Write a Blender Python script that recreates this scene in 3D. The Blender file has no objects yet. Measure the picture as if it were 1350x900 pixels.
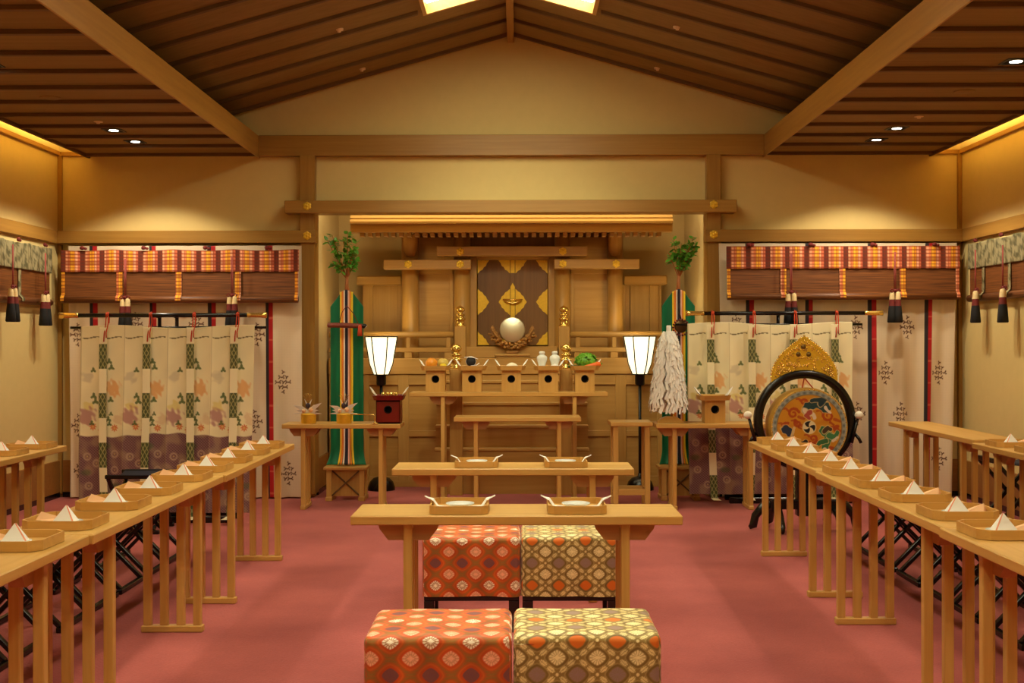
import bpy, math, random
import numpy as np
from mathutils import Vector, Matrix

PI = math.pi
scene = bpy.context.scene
COL = scene.collection
F = 1560.0
CAMZ = 1.36
YAW = math.radians(0.26)
ROLL = math.radians(0.10)

# ------------------------------------------------------------------ camera
cam_data = bpy.data.cameras.new('camera')
cam_data.sensor_width = 36.0
cam_data.lens = F / 1350.0 * 36.0
cam_data.clip_start = 0.05
cam = bpy.data.objects.new('camera', cam_data)
COL.objects.link(cam)
FW = Vector((-math.sin(YAW), math.cos(YAW), 0))
RT0 = Vector((math.cos(YAW), math.sin(YAW), 0))
UP0 = Vector((0, 0, 1))
RT = RT0 * math.cos(ROLL) - UP0 * math.sin(ROLL)
UP = RT0 * math.sin(ROLL) + UP0 * math.cos(ROLL)
m = Matrix((RT, UP, -FW)).transposed().to_4x4()
m.translation = Vector((0, 0, CAMZ))
cam.matrix_world = m
scene.camera = cam


def P(px, py, Y):
    """world point seen at photo pixel (px, py), at depth Y"""
    d = FW + RT * ((px - 675.0) / F) + UP * ((450.0 - py) / F)
    t = Y / d.y
    return Vector((d.x * t, Y, CAMZ + d.z * t))


def PX(px, Y, py=450):
    return P(px, py, Y).x


def PZ(py, Y, px=675):
    return P(px, py, Y).z


# ------------------------------------------------------------------ colour
def lin1(c):
    c = c / 255.0
    return c / 12.92 if c <= 0.04045 else ((c + 0.055) / 1.055) ** 2.4


def lin(rgb):
    return (lin1(rgb[0]), lin1(rgb[1]), lin1(rgb[2]), 1.0)


def nplin(a):
    a = np.clip(np.asarray(a, dtype=float) / 255.0, 0, 1)
    return np.where(a <= 0.04045, a / 12.92, ((a + 0.055) / 1.055) ** 2.4)


# ------------------------------------------------------------------ materials
def new_mat(name):
    mt = bpy.data.materials.new(name)
    mt.use_nodes = True
    nt = mt.node_tree
    b = nt.nodes['Principled BSDF']
    return mt, nt, b


def plain(name, rgb, rough=0.5, metal=0.0, noise=0.06, nscale=30.0, spec=0.5, bump=0.0):
    mt, nt, b = new_mat(name)
    b.inputs['Roughness'].default_value = rough
    b.inputs['Metallic'].default_value = metal
    b.inputs['Specular IOR Level'].default_value = spec
    tc = nt.nodes.new('ShaderNodeTexCoord')
    nz = nt.nodes.new('ShaderNodeTexNoise')
    nz.inputs['Scale'].default_value = nscale
    nz.inputs['Detail'].default_value = 3
    nt.links.new(tc.outputs['Object'], nz.inputs['Vector'])
    mx = nt.nodes.new('ShaderNodeMix')
    mx.data_type = 'RGBA'
    c = lin(rgb)
    mx.inputs[6].default_value = (c[0] * (1 - noise), c[1] * (1 - noise), c[2] * (1 - noise), 1)
    mx.inputs[7].default_value = (min(1, c[0] * (1 + noise)), min(1, c[1] * (1 + noise)), min(1, c[2] * (1 + noise)), 1)
    nt.links.new(nz.outputs['Fac'], mx.inputs[0])
    nt.links.new(mx.outputs[2], b.inputs['Base Color'])
    if bump:
        bp = nt.nodes.new('ShaderNodeBump')
        bp.inputs['Strength'].default_value = bump
        bp.inputs['Distance'].default_value = 0.004
        nt.links.new(nz.outputs['Fac'], bp.inputs['Height'])
        nt.links.new(bp.outputs['Normal'], b.inputs['Normal'])
    return mt


def wood(name, c1, c2, axis='X', rough=0.42, s=1.0, spec=0.4):
    """straight grained wood, grain along the given object axis"""
    mt, nt, b = new_mat(name)
    b.inputs['Roughness'].default_value = rough
    b.inputs['Specular IOR Level'].default_value = spec
    tc = nt.nodes.new('ShaderNodeTexCoord')
    oi = nt.nodes.new('ShaderNodeObjectInfo')
    ad = nt.nodes.new('ShaderNodeVectorMath')
    ad.operation = 'ADD'
    nt.links.new(tc.outputs['Object'], ad.inputs[0])
    sc_ = nt.nodes.new('ShaderNodeVectorMath')
    sc_.operation = 'SCALE'
    cb = nt.nodes.new('ShaderNodeCombineXYZ')
    for i in range(3):
        nt.links.new(oi.outputs['Random'], cb.inputs[i])
    nt.links.new(cb.outputs[0], sc_.inputs[0])
    sc_.inputs['Scale'].default_value = 7.3
    nt.links.new(sc_.outputs[0], ad.inputs[1])
    mp = nt.nodes.new('ShaderNodeMapping')
    a, l = 38.0 * s, 1.6 * s
    mp.inputs['Scale'].default_value = {'X': (l, a, a), 'Y': (a, l, a), 'Z': (a, a, l)}[axis]
    nt.links.new(ad.outputs[0], mp.inputs['Vector'])
    nz = nt.nodes.new('ShaderNodeTexNoise')
    nz.inputs['Scale'].default_value = 1.0
    nz.inputs['Detail'].default_value = 5
    nz.inputs['Roughness'].default_value = 0.6
    nt.links.new(mp.outputs[0], nz.inputs['Vector'])
    n2 = nt.nodes.new('ShaderNodeTexNoise')
    n2.inputs['Scale'].default_value = 0.12
    n2.inputs['Detail'].default_value = 2
    nt.links.new(mp.outputs[0], n2.inputs['Vector'])
    mm = nt.nodes.new('ShaderNodeMath')
    mm.operation = 'MULTIPLY_ADD'
    mm.inputs[1].default_value = 0.55
    nt.links.new(nz.outputs['Fac'], mm.inputs[0])
    m2 = nt.nodes.new('ShaderNodeMath')
    m2.operation = 'MULTIPLY'
    m2.inputs[1].default_value = 0.5
    nt.links.new(n2.outputs['Fac'], m2.inputs[0])
    nt.links.new(m2.outputs[0], mm.inputs[2])
    rp = nt.nodes.new('ShaderNodeValToRGB')
    rp.color_ramp.elements[0].position = 0.36
    rp.color_ramp.elements[0].color = lin(c2)
    rp.color_ramp.elements[1].position = 0.68
    rp.color_ramp.elements[1].color = lin(c1)
    nt.links.new(mm.outputs[0], rp.inputs[0])
    nt.links.new(rp.outputs[0], b.inputs['Base Color'])
    return mt


def vcol(name, rough=0.8, sheen=0.0, spec=0.2, metal=0.0, bump=0.0):
    """cloth or paint whose woven / painted pattern is stored per vertex"""
    mt, nt, b = new_mat(name)
    b.inputs['Roughness'].default_value = rough
    b.inputs['Specular IOR Level'].default_value = spec
    b.inputs['Metallic'].default_value = metal
    if sheen:
        b.inputs['Sheen Weight'].default_value = sheen
    at = nt.nodes.new('ShaderNodeAttribute')
    at.attribute_name = 'Col'
    nt.links.new(at.outputs['Color'], b.inputs['Base Color'])
    if bump:
        tc = nt.nodes.new('ShaderNodeTexCoord')
        nz = nt.nodes.new('ShaderNodeTexNoise')
        nz.inputs['Scale'].default_value = 250
        nt.links.new(tc.outputs['Object'], nz.inputs['Vector'])
        bp = nt.nodes.new('ShaderNodeBump')
        bp.inputs['Strength'].default_value = bump
        bp.inputs['Distance'].default_value = 0.002
        nt.links.new(nz.outputs['Fac'], bp.inputs['Height'])
        nt.links.new(bp.outputs['Normal'], b.inputs['Normal'])
    return mt


def emit(name, rgb, strength):
    mt, nt, b = new_mat(name)
    b.inputs['Base Color'].default_value = lin(rgb)
    b.inputs['Emission Color'].default_value = lin(rgb)
    b.inputs['Emission Strength'].default_value = strength
    return mt


HIN1, HIN2 = (214, 168, 92), (192, 142, 68)
M = {}
M['hx'] = wood('hinoki_x', HIN1, HIN2, 'X')
M['hy'] = wood('hinoki_y', HIN1, HIN2, 'Y')
M['hz'] = wood('hinoki_z', HIN1, HIN2, 'Z')
M['beam_x'] = wood('beam_wood_x', (172, 128, 58), (150, 106, 42), 'X')
M['beam_y'] = wood('beam_wood_y', (182, 136, 62), (158, 112, 46), 'Y')
M['beam_z'] = wood('beam_wood_z', (172, 128, 58), (150, 106, 42), 'Z')
M['sx'] = wood('shrine_wood_x', (194, 148, 78), (174, 126, 58), 'X')
M['sy'] = wood('shrine_wood_y', (194, 148, 78), (174, 126, 58), 'Y')
M['sz'] = wood('shrine_wood_z', (194, 148, 78), (174, 126, 58), 'Z')
M['sdark'] = wood('door_wood', (138, 94, 44), (112, 74, 32), 'Z')
M['scarve'] = wood('carved_wood', (188, 132, 62), (120, 76, 28), 'X', s=2.0)
M['corbel'] = wood('corbel_wood', (192, 140, 86), (170, 116, 64), 'X')
M['board'] = wood('ceiling_board', (152, 122, 72), (134, 106, 58), 'X', rough=0.7, s=0.6, spec=0.2)
M['batten'] = wood('ceiling_batten', (112, 80, 40), (94, 64, 28), 'X', rough=0.6)
M['wall'] = plain('wall_cloth', (218, 192, 128), 0.9, noise=0.04, nscale=14, spec=0.1)
M['wall2'] = plain('alcove_plaster', (200, 174, 124), 0.9, noise=0.04, nscale=8, spec=0.1)
M['dado'] = wood('dado_wood', (164, 112, 52), (144, 94, 38), 'X')
M['black'] = plain('black_lacquer', (18, 14, 12), 0.25, noise=0.1)
M['blackm'] = plain('black_metal', (16, 15, 14), 0.35, noise=0.1)
M['navy'] = plain('navy_canvas', (28, 28, 44), 0.8)
M['gold'] = plain('gold_leaf', (240, 190, 52), 0.34, 0.35, noise=0.2, nscale=40)
M['brass'] = plain('polished_brass', (246, 210, 116), 0.22, 0.9, noise=0.05)
M['red'] = plain('red_lacquer', (120, 22, 12), 0.3, noise=0.1)
M['cordred'] = plain('red_cord', (196, 66, 26), 0.8)
M['cordpink'] = plain('faded_red_cord', (150, 66, 58), 0.8)
M['white'] = plain('white_paper', (244, 240, 230), 0.7, noise=0.02)
M['paper2'] = plain('cream_paper', (240, 230, 208), 0.7, noise=0.03)
M['pink'] = plain('pink_paper_edge', (236, 150, 116), 0.7, noise=0.05)
M['peach'] = plain('peach_paper', (240, 190, 140), 0.65, noise=0.08)
M['porc'] = plain('white_porcelain', (236, 236, 226), 0.15, noise=0.02)
M['green'] = plain('green_silk', (10, 104, 66), 0.6, noise=0.12, nscale=12)
M['leaf'] = plain('sakaki_leaf', (98, 164, 52), 0.4, noise=0.4, nscale=25)
M['bark'] = plain('stripped_branch', (176, 104, 50), 0.6, noise=0.2)
M['orange'] = plain('orange_peel', (236, 150, 36), 0.45, noise=0.08, bump=0.2, nscale=120)
M['lemon'] = plain('lemon_peel', (240, 208, 30), 0.4, noise=0.05)
M['pear'] = plain('melon_skin', (206, 176, 84), 0.5, noise=0.12)
M['carrot'] = plain('carrot_skin', (232, 104, 24), 0.45, noise=0.12)
M['cabbage'] = plain('cabbage_leaf', (108, 168, 34), 0.5, noise=0.35, nscale=35)
M['cuke'] = plain('cucumber_skin', (44, 84, 26), 0.4, noise=0.3)
M['kelp'] = plain('dried_kelp', (30, 24, 24), 0.6, noise=0.4)
M['rice'] = plain('white_rice', (244, 236, 208), 0.8, noise=0.06, nscale=200, bump=0.6)
M['mirror'] = plain('bronze_mirror', (226, 216, 184), 0.36, 0.85, noise=0.02)
M['hole'] = plain('dark_hole', (12, 8, 5), 0.9)
M['tcream'] = plain('tassel_cream', (222, 196, 142), 0.8, noise=0.2, nscale=90)
M['tred'] = plain('tassel_dark_red', (110, 30, 22), 0.8, noise=0.25, nscale=90)
M['tblack'] = plain('tassel_black', (16, 14, 14), 0.8, noise=0.25, nscale=90)
M['vc'] = vcol('woven_cloth', 0.75, bump=0.15)
M['vcsilk'] = vcol('woven_silk', 0.55, sheen=0.1, spec=0.3)
M['vcpaint'] = vcol('painted_skin', 0.4, spec=0.4)
M['diffuser'] = emit('skylight_diffuser', (252, 252, 216), 13.0)
M['lampshade'] = emit('lantern_paper', (255, 240, 196), 1.7)
M['bulb'] = emit('downlight_lens', (255, 238, 214), 14.0)
M['ivory'] = plain('ivory_fitting', (226, 196, 150), 0.5)
M['carpet'] = None
M['trimring'] = plain('bronze_ring', (60, 42, 24), 0.5)


def carpet():
    mt, nt, b = new_mat('red_carpet')
    b.inputs['Roughness'].default_value = 0.95
    b.inputs['Specular IOR Level'].default_value = 0.1
    b.inputs['Sheen Weight'].default_value = 0.15
    tc = nt.nodes.new('ShaderNodeTexCoord')
    n1 = nt.nodes.new('ShaderNodeTexNoise')
    n1.inputs['Scale'].default_value = 1.3
    n1.inputs['Detail'].default_value = 6
    n2 = nt.nodes.new('ShaderNodeTexNoise')
    n2.inputs['Scale'].default_value = 90
    n2.inputs['Detail'].default_value = 3
    nt.links.new(tc.outputs['Object'], n1.inputs['Vector'])
    nt.links.new(tc.outputs['Object'], n2.inputs['Vector'])
    r1 = nt.nodes.new('ShaderNodeValToRGB')
    r1.color_ramp.elements[0].position = 0.3
    r1.color_ramp.elements[0].color = lin((162, 74, 70))
    r1.color_ramp.elements[1].position = 0.7
    r1.color_ramp.elements[1].color = lin((200, 102, 94))
    nt.links.new(n1.outputs['Fac'], r1.inputs[0])
    mx = nt.nodes.new('ShaderNodeMix')
    mx.data_type = 'RGBA'
    mx.blend_type = 'MULTIPLY'
    mx.inputs[0].default_value = 0.35
    nt.links.new(r1.outputs[0], mx.inputs[6])
    nt.links.new(n2.outputs['Color'], mx.inputs[7])
    g = nt.nodes.new('ShaderNodeRGBToBW')
    nt.links.new(n2.outputs['Color'], g.inputs[0])
    nt.links.new(g.outputs[0], mx.inputs[7])
    nt.links.new(mx.outputs[2], b.inputs['Base Color'])
    bp = nt.nodes.new('ShaderNodeBump')
    bp.inputs['Strength'].default_value = 0.3
    bp.inputs['Distance'].default_value = 0.01
    nt.links.new(n2.outputs['Fac'], bp.inputs['Height'])
    nt.links.new(bp.outputs['Normal'], b.inputs['Normal'])
    return mt


M['carpet'] = carpet()


def bamboo():
    mt, nt, b = new_mat('split_bamboo')
    b.inputs['Roughness'].default_value = 0.5
    tc = nt.nodes.new('ShaderNodeTexCoord')
    mp = nt.nodes.new('ShaderNodeMapping')
    mp.inputs['Scale'].default_value = (1.2, 1.2, 60)
    nt.links.new(tc.outputs['Object'], mp.inputs['Vector'])
    nz = nt.nodes.new('ShaderNodeTexNoise')
    nz.inputs['Scale'].default_value = 2.4
    nz.inputs['Detail'].default_value = 4
    nt.links.new(mp.outputs[0], nz.inputs['Vector'])
    rp = nt.nodes.new('ShaderNodeValToRGB')
    rp.color_ramp.elements[0].position = 0.35
    rp.color_ramp.elements[0].color = lin((88, 46, 18))
    rp.color_ramp.elements[1].position = 0.72
    rp.color_ramp.elements[1].color = lin((146, 88, 40))
    nt.links.new(nz.outputs['Fac'], rp.inputs[0])
    nt.links.new(rp.outputs[0], b.inputs['Base Color'])
    return mt


M['bamboo'] = bamboo()


# ------------------------------------------------------------------ mesh builder
class MB:
    def __init__(self):
        self.v, self.f, self.mi, self.sm = [], [], [], []
        self.c = None

    def add(self, vs, fs, mi=0, sm=False):
        o = len(self.v)
        self.v.extend([tuple(p) for p in vs])
        for f in fs:
            self.f.append(tuple(i + o for i in f))
            self.mi.append(mi)
            self.sm.append(sm)
        return self

    def box(self, x0, x1, y0, y1, z0, z1, bev=0.0, mi=0, mat=None):
        if x0 > x1: x0, x1 = x1, x0
        if y0 > y1: y0, y1 = y1, y0
        if z0 > z1: z0, z1 = z1, z0
        b = min(bev, 0.45 * min(x1 - x0, y1 - y0, z1 - z0))
        if b <= 0:
            vs = [(x0, y0, z0), (x1, y0, z0), (x1, y1, z0), (x0, y1, z0), (x0, y0, z1), (x1, y0, z1), (x1, y1, z1), (x0, y1, z1)]
            fs = [(0, 3, 2, 1), (4, 5, 6, 7), (0, 1, 5, 4), (1, 2, 6, 5), (2, 3, 7, 6), (3, 0, 4, 7)]
        else:
            vs, idx = [], {}
            for sx in (0, 1):
                for sy in (0, 1):
                    for sz in (0, 1):
                        X, Y, Z = (x0, x1)[sx], (y0, y1)[sy], (z0, z1)[sz]
                        ix, iy, iz = (b, -b)[sx], (b, -b)[sy], (b, -b)[sz]
                        for a, p in (('x', (X, Y + iy, Z + iz)), ('y', (X + ix, Y, Z + iz)), ('z', (X + ix, Y + iy, Z))):
                            idx[(sx, sy, sz, a)] = len(vs)
                            vs.append(p)
            g = lambda sx, sy, sz, a: idx[(sx, sy, sz, a)]
            fs = []
            for s in (0, 1):
                q = [g(s, 0, 0, 'x'), g(s, 1, 0, 'x'), g(s, 1, 1, 'x'), g(s, 0, 1, 'x')]
                fs.append(q if s else q[::-1])
                q = [g(0, s, 0, 'y'), g(0, s, 1, 'y'), g(1, s, 1, 'y'), g(1, s, 0, 'y')]
                fs.append(q if s else q[::-1])
                q = [g(0, 0, s, 'z'), g(1, 0, s, 'z'), g(1, 1, s, 'z'), g(0, 1, s, 'z')]
                fs.append(q if s else q[::-1])
            for s in (0, 1):
                for t in (0, 1):
                    q = [g(s, t, 0, 'x'), g(s, t, 1, 'x'), g(s, t, 1, 'y'), g(s, t, 0, 'y')]
                    fs.append(q if s != t else q[::-1])
                    q = [g(s, 0, t, 'x'), g(s, 1, t, 'x'), g(s, 1, t, 'z'), g(s, 0, t, 'z')]
                    fs.append(q if s == t else q[::-1])
                    q = [g(0, s, t, 'y'), g(1, s, t, 'y'), g(1, s, t, 'z'), g(0, s, t, 'z')]
                    fs.append(q if s != t else q[::-1])
            for sx in (0, 1):
                for sy in (0, 1):
                    for sz in (0, 1):
                        q = [g(sx, sy, sz, 'x'), g(sx, sy, sz, 'y'), g(sx, sy, sz, 'z')]
                        fs.append(q if (sx + sy + sz) % 2 else q[::-1])
        if mat is not None:
            vs = [tuple(mat @ Vector(p)) for p in vs]
        return self.add(vs, fs, mi)

    def bar(self, p0, p1, w, h, bev=0.003, mi=0, up=(0, 0, 1)):
        """rectangular bar from p0 to p1, w across, h along up"""
        p0, p1 = Vector(p0), Vector(p1)
        d = p1 - p0
        L = d.length
        x = d / L
        u = Vector(up)
        y = u.cross(x)
        if y.length < 1e-4:
            y = Vector((1, 0, 0)).cross(x)
        y.normalize()
        z = x.cross(y)
        mt = Matrix((x, y, z)).transposed().to_4x4()
        mt.translation = p0
        return self.box(0, L, -w / 2, w / 2, -h / 2, h / 2, bev, mi, mt)

    def tube(self, path, r, n=8, mi=0, cap=True):
        path = [Vector(p) for p in path]
        rs = r if isinstance(r, (list, tuple)) else [r] * len(path)
        vs, fs = [], []
        prev = None
        for i, p in enumerate(path):
            t = (path[min(i + 1, len(path) - 1)] - path[max(i - 1, 0)]).normalized()
            if prev is None:
                a = Vector((0, 0, 1)) if abs(t.z) < 0.9 else Vector((1, 0, 0))
                u = t.cross(a).normalized()
            else:
                u = (prev - t * prev.dot(t)).normalized()
            prev = u
            w = t.cross(u)
            for k in range(n):
                a = 2 * PI * k / n
                vs.append(p + (u * math.cos(a) + w * math.sin(a)) * rs[i])
        for i in range(len(path) - 1):
            for k in range(n):
                k2 = (k + 1) % n
                fs.append((i * n + k, i * n + k2, (i + 1) * n + k2, (i + 1) * n + k))
        self.add(vs, fs, mi, True)
        if cap:
            o = len(self.v) - len(vs)
            self.f.append(tuple(o + k for k in range(n))[::-1]); self.mi.append(mi); self.sm.append(False)
            e = o + (len(path) - 1) * n
            self.f.append(tuple(e + k for k in range(n))); self.mi.append(mi); self.sm.append(False)
        return self

    def lathe(self, prof, c=(0, 0, 0), n=24, mi=0, axis='Z', sm=True, phase=0.0, sx=1.0, sy=1.0):
        vs, fs = [], []
        for (r, z) in prof:
            r = max(r, 1e-5)
            for k in range(n):
                a = 2 * PI * k / n + phase
                x, y = r * math.cos(a) * sx, r * math.sin(a) * sy
                if axis == 'Z':
                    vs.append((c[0] + x, c[1] + y, c[2] + z))
                elif axis == 'Y':
                    vs.append((c[0] + x, c[1] + z, c[2] - y))
                else:
                    vs.append((c[0] + z, c[1] + x, c[2] + y))
        for i in range(len(prof) - 1):
            for k in range(n):
                k2 = (k + 1) % n
                fs.append((i * n + k, i * n + k2, (i + 1) * n + k2, (i + 1) * n + k))
        return self.add(vs, fs, mi, sm)

    def prism(self, poly, a0, a1, axis='Y', mi=0, c=(0, 0, 0)):
        """extrude a 2D polygon; axis Y: poly is (x,z); X: (y,z); Z: (x,y)"""
        n = len(poly)
        vs = []
        for a in (a0, a1):
            for (p, q) in poly:
                v = {'Y': (p, a, q), 'X': (a, p, q), 'Z': (p, q, a)}[axis]
                vs.append((v[0] + c[0], v[1] + c[1], v[2] + c[2]))
        fs = [tuple(range(n)), tuple(range(2 * n - 1, n - 1, -1))]
        for i in range(n):
            j = (i + 1) % n
            fs.append((j, i, n + i, n + j))
        return self.add(vs, fs, mi)

    def ell(self, c, rx, ry, rz, n=16, k=10, mi=0):
        vs, fs = [], []
        for i in range(k + 1):
            t = PI * i / k
            for j in range(n):
                a = 2 * PI * j / n
                vs.append((c[0] + rx * math.sin(t) * math.cos(a), c[1] + ry * math.sin(t) * math.sin(a), c[2] - rz * math.cos(t)))
        for i in range(k):
            for j in range(n):
                j2 = (j + 1) % n
                fs.append((i * n + j, i * n + j2, (i + 1) * n + j2, (i + 1) * n + j))
        return self.add(vs, fs, mi, True)

    def build(self, name, mats, parent=None, loc=None, rotz=0.0):
        me = bpy.data.meshes.new(name)
        me.from_pydata(self.v, [], self.f)
        if not isinstance(mats, (list, tuple)):
            mats = [mats]
        for mt in mats:
            me.materials.append(mt)
        me.polygons.foreach_set('material_index', self.mi)
        me.polygons.foreach_set('use_smooth', self.sm)
        fix_normals(me)
        me.update()
        o = bpy.data.objects.new(name, me)
        COL.objects.link(o)
        if parent is not None:
            o.parent = parent
        if loc is not None:
            o.location = loc
        o.rotation_euler.z = rotz
        return o


def fix_normals(me):
    import bmesh
    bm = bmesh.new()
    bm.from_mesh(me)
    bmesh.ops.remove_doubles(bm, verts=bm.verts, dist=1e-6)
    bmesh.ops.recalc_face_normals(bm, faces=bm.faces)
    bm.to_mesh(me)
    bm.free()


def grid_obj(name, mat, pos, col, parent=None, loc=None, rotz=0.0, smooth=True, mats=None):
    """pos, col: arrays (nv, nu, 3); col in sRGB 0-255 -> one cloth mesh with a woven pattern"""
    nv, nu = pos.shape[:2]
    me = bpy.data.meshes.new(name)
    idx = np.arange(nv * nu).reshape(nv, nu)
    q = np.stack([idx[:-1, :-1], idx[:-1, 1:], idx[1:, 1:], idx[1:, :-1]], -1).reshape(-1, 4)
    me.from_pydata(pos.reshape(-1, 3).tolist(), [], q.tolist())
    at = me.color_attributes.new('Col', 'FLOAT_COLOR', 'POINT')
    c = np.ones((nv * nu, 4), dtype=np.float32)
    c[:, :3] = nplin(col.reshape(-1, 3))
    at.data.foreach_set('color', c.ravel())
    me.materials.append(mat)
    me.polygons.foreach_set('use_smooth', [smooth] * len(me.polygons))
    me.update()
    o = bpy.data.objects.new(name, me)
    COL.objects.link(o)
    if parent is not None:
        o.parent = parent
    if loc is not None:
        o.location = loc
    o.rotation_euler.z = rotz
    return o


def join_grids(name, mat, grids, parent=None, loc=None):
    vs, qs, cs = [], [], []
    o = 0
    for pos, col in grids:
        nv, nu = pos.shape[:2]
        idx = np.arange(nv * nu).reshape(nv, nu) + o
        qs.append(np.stack([idx[:-1, :-1], idx[:-1, 1:], idx[1:, 1:], idx[1:, :-1]], -1).reshape(-1, 4))
        vs.append(pos.reshape(-1, 3)); cs.append(col.reshape(-1, 3))
        o += nv * nu
    me = bpy.data.meshes.new(name)
    me.from_pydata(np.concatenate(vs).tolist(), [], np.concatenate(qs).tolist())
    at = me.color_attributes.new('Col', 'FLOAT_COLOR', 'POINT')
    c = np.ones((o, 4), dtype=np.float32)
    c[:, :3] = nplin(np.concatenate(cs))
    at.data.foreach_set('color', c.ravel())
    me.materials.append(mat)
    me.polygons.foreach_set('use_smooth', [True] * len(me.polygons))
    me.update()
    ob = bpy.data.objects.new(name, me)
    COL.objects.link(ob)
    if parent is not None:
        ob.parent = parent
    if loc is not None:
        ob.location = loc
    return ob


def tag(o, label=None, cat=None, group=None, kind=None):
    if label: o['label'] = label
    if cat: o['category'] = cat
    if group: o['group'] = group
    if kind: o['kind'] = kind
    return o


def thing(name, label, cat, loc=(0, 0, 0), rotz=0.0, group=None):
    o = bpy.data.objects.new(name, None)
    COL.objects.link(o)
    o.empty_display_size = 0.1
    o.location = loc
    o.rotation_euler.z = rotz
    return tag(o, label, cat, group)


def struct(o):
    o['kind'] = 'structure'
    return o


def copy_tree(o, parent=None):
    c = o.copy()
    COL.objects.link(c)
    if parent is not None:
        c.parent = parent
    for ch in list(o.children):
        copy_tree(ch, c)
    return c


def place(proto, used, loc, rotz, label, group=None):
    """first call uses the prototype itself, later ones copy it with its parts"""
    o = proto if not used else copy_tree(proto)
    used.append(1)
    o.location = loc
    o.rotation_euler.z = rotz
    o['label'] = label
    if group: o['group'] = group
    return o


ORD = ['first', 'second', 'third', 'fourth', 'fifth', 'sixth', 'seventh', 'eighth', 'ninth', 'tenth']
rng = np.random.default_rng(7)


def vnoise(u, v, seed=0):
    """cheap smooth noise in -1..1"""
    r = np.random.default_rng(seed)
    out = np.zeros_like(u)
    for k in range(6):
        a = r.uniform(0, 2 * PI)
        f = r.uniform(0.6, 1.8)
        out += np.sin((u * math.cos(a) + v * math.sin(a)) * f * 2 * PI + r.uniform(0, 6.28))
    return out / 6 * 1.6


def blend(c, mask, rgb):
    mk = np.clip(mask, 0, 1)[..., None]
    return c * (1 - mk) + np.array(rgb, dtype=float) * mk


#SECTION_ROOM
# ================================================================== the setting
YB = 10.4                                  # face of the back wall
YF = -1.6                                  # wall behind the camera
XL, XR = PX(78, YB), PX(1267, YB)
ZC = 3.0                                   # flat side ceilings
XRG = -0.055                               # ridge line
ZR = 4.045
SL = 0.283
AX0, AX1 = PX(414, YB), PX(933, YB)        # alcove opening
YA = 11.85                                 # alcove back
BXL, BXR = PX(342, 10.35), PX(1007, 10.35)  # inner faces of the long beams

struct(MB().box(XL - 0.3, XR + 0.3, YF - 0.3, YA + 0.3, -0.12, 0.0).build('floor', M['carpet']))

# back wall with the alcove opening and the gable above
w = MB()
w.box(XL - 0.15, AX0, YB, YB + 0.12, 0, 3.3)
w.box(AX1, XR + 0.15, YB, YB + 0.12, 0, 3.3)
w.box(AX0, AX1, YB, YB + 0.12, 2.50, 3.3)
w.prism([(XRG - 3.2, 3.3), (XRG + 3.2, 3.3), (XRG, 4.3)], YB, YB + 0.12, 'Y')
struct(w.build('wall_back', M['wall']))
struct(MB().box(XL - 0.12, XL, YF, YB + 0.12, 0, 3.3).build('wall_left', M['wall']))
struct(MB().box(XR, XR + 0.12, YF, YB + 0.12, 0, 3.3).build('wall_right', M['wall']))
w = MB().box(XL - 0.12, XR + 0.12, YF - 0.12, YF, 0, 3.3)
w.prism([(XRG - 3.2, 3.3), (XRG + 3.2, 3.3), (XRG, 4.3)], YF - 0.12, YF, 'Y')
struct(w.build('wall_front', M['wall']))
# alcove
struct(MB().box(AX0 - 0.12, AX0, YB + 0.12, YA, 0, 3.0).build('wall_alcove_left', M['wall2']))
struct(MB().box(AX1, AX1 + 0.12, YB + 0.12, YA, 0, 3.0).build('wall_alcove_right', M['wall2']))
struct(MB().box(AX0 - 0.12, AX1 + 0.12, YA, YA + 0.12, 0, 3.0).build('wall_alcove_back', M['wall2']))
struct(MB().box(AX0 - 0.12, AX1 + 0.12, YB + 0.12, YA + 0.12, 2.95, 3.05).build('ceiling_alcove', M['wall2']))

# ceilings: boards with battens, spaced 0.452 m
bat_y = [10.27 - 0.452 * k for k in range(27)]
COVE = 0.27


def flat_ceiling(name, x0, x1):
    b = MB().box(x0, x1, YF, YB, ZC, ZC + 0.03)
    for y in bat_y:
        if y > YF + 0.05:
            b.box(x0 + 0.021 * (x0 < -3), x1 - 0.021 * (x1 > 3), y - 0.017, y + 0.017, ZC - 0.026, ZC, 0.002, 1)
    ex_ = x0 if x0 < -3 else x1 - 0.02
    b.box(ex_, ex_ + 0.02, YF, YB - 0.03, ZC - 0.028, ZC, 0.002, 1)
    return struct(b.build(name, [M['board'], M['batten']]))


flat_ceiling('ceiling_left', XL + COVE, BXL - 0.014)
flat_ceiling('ceiling_right', BXR + 0.014, XR - COVE)
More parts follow.
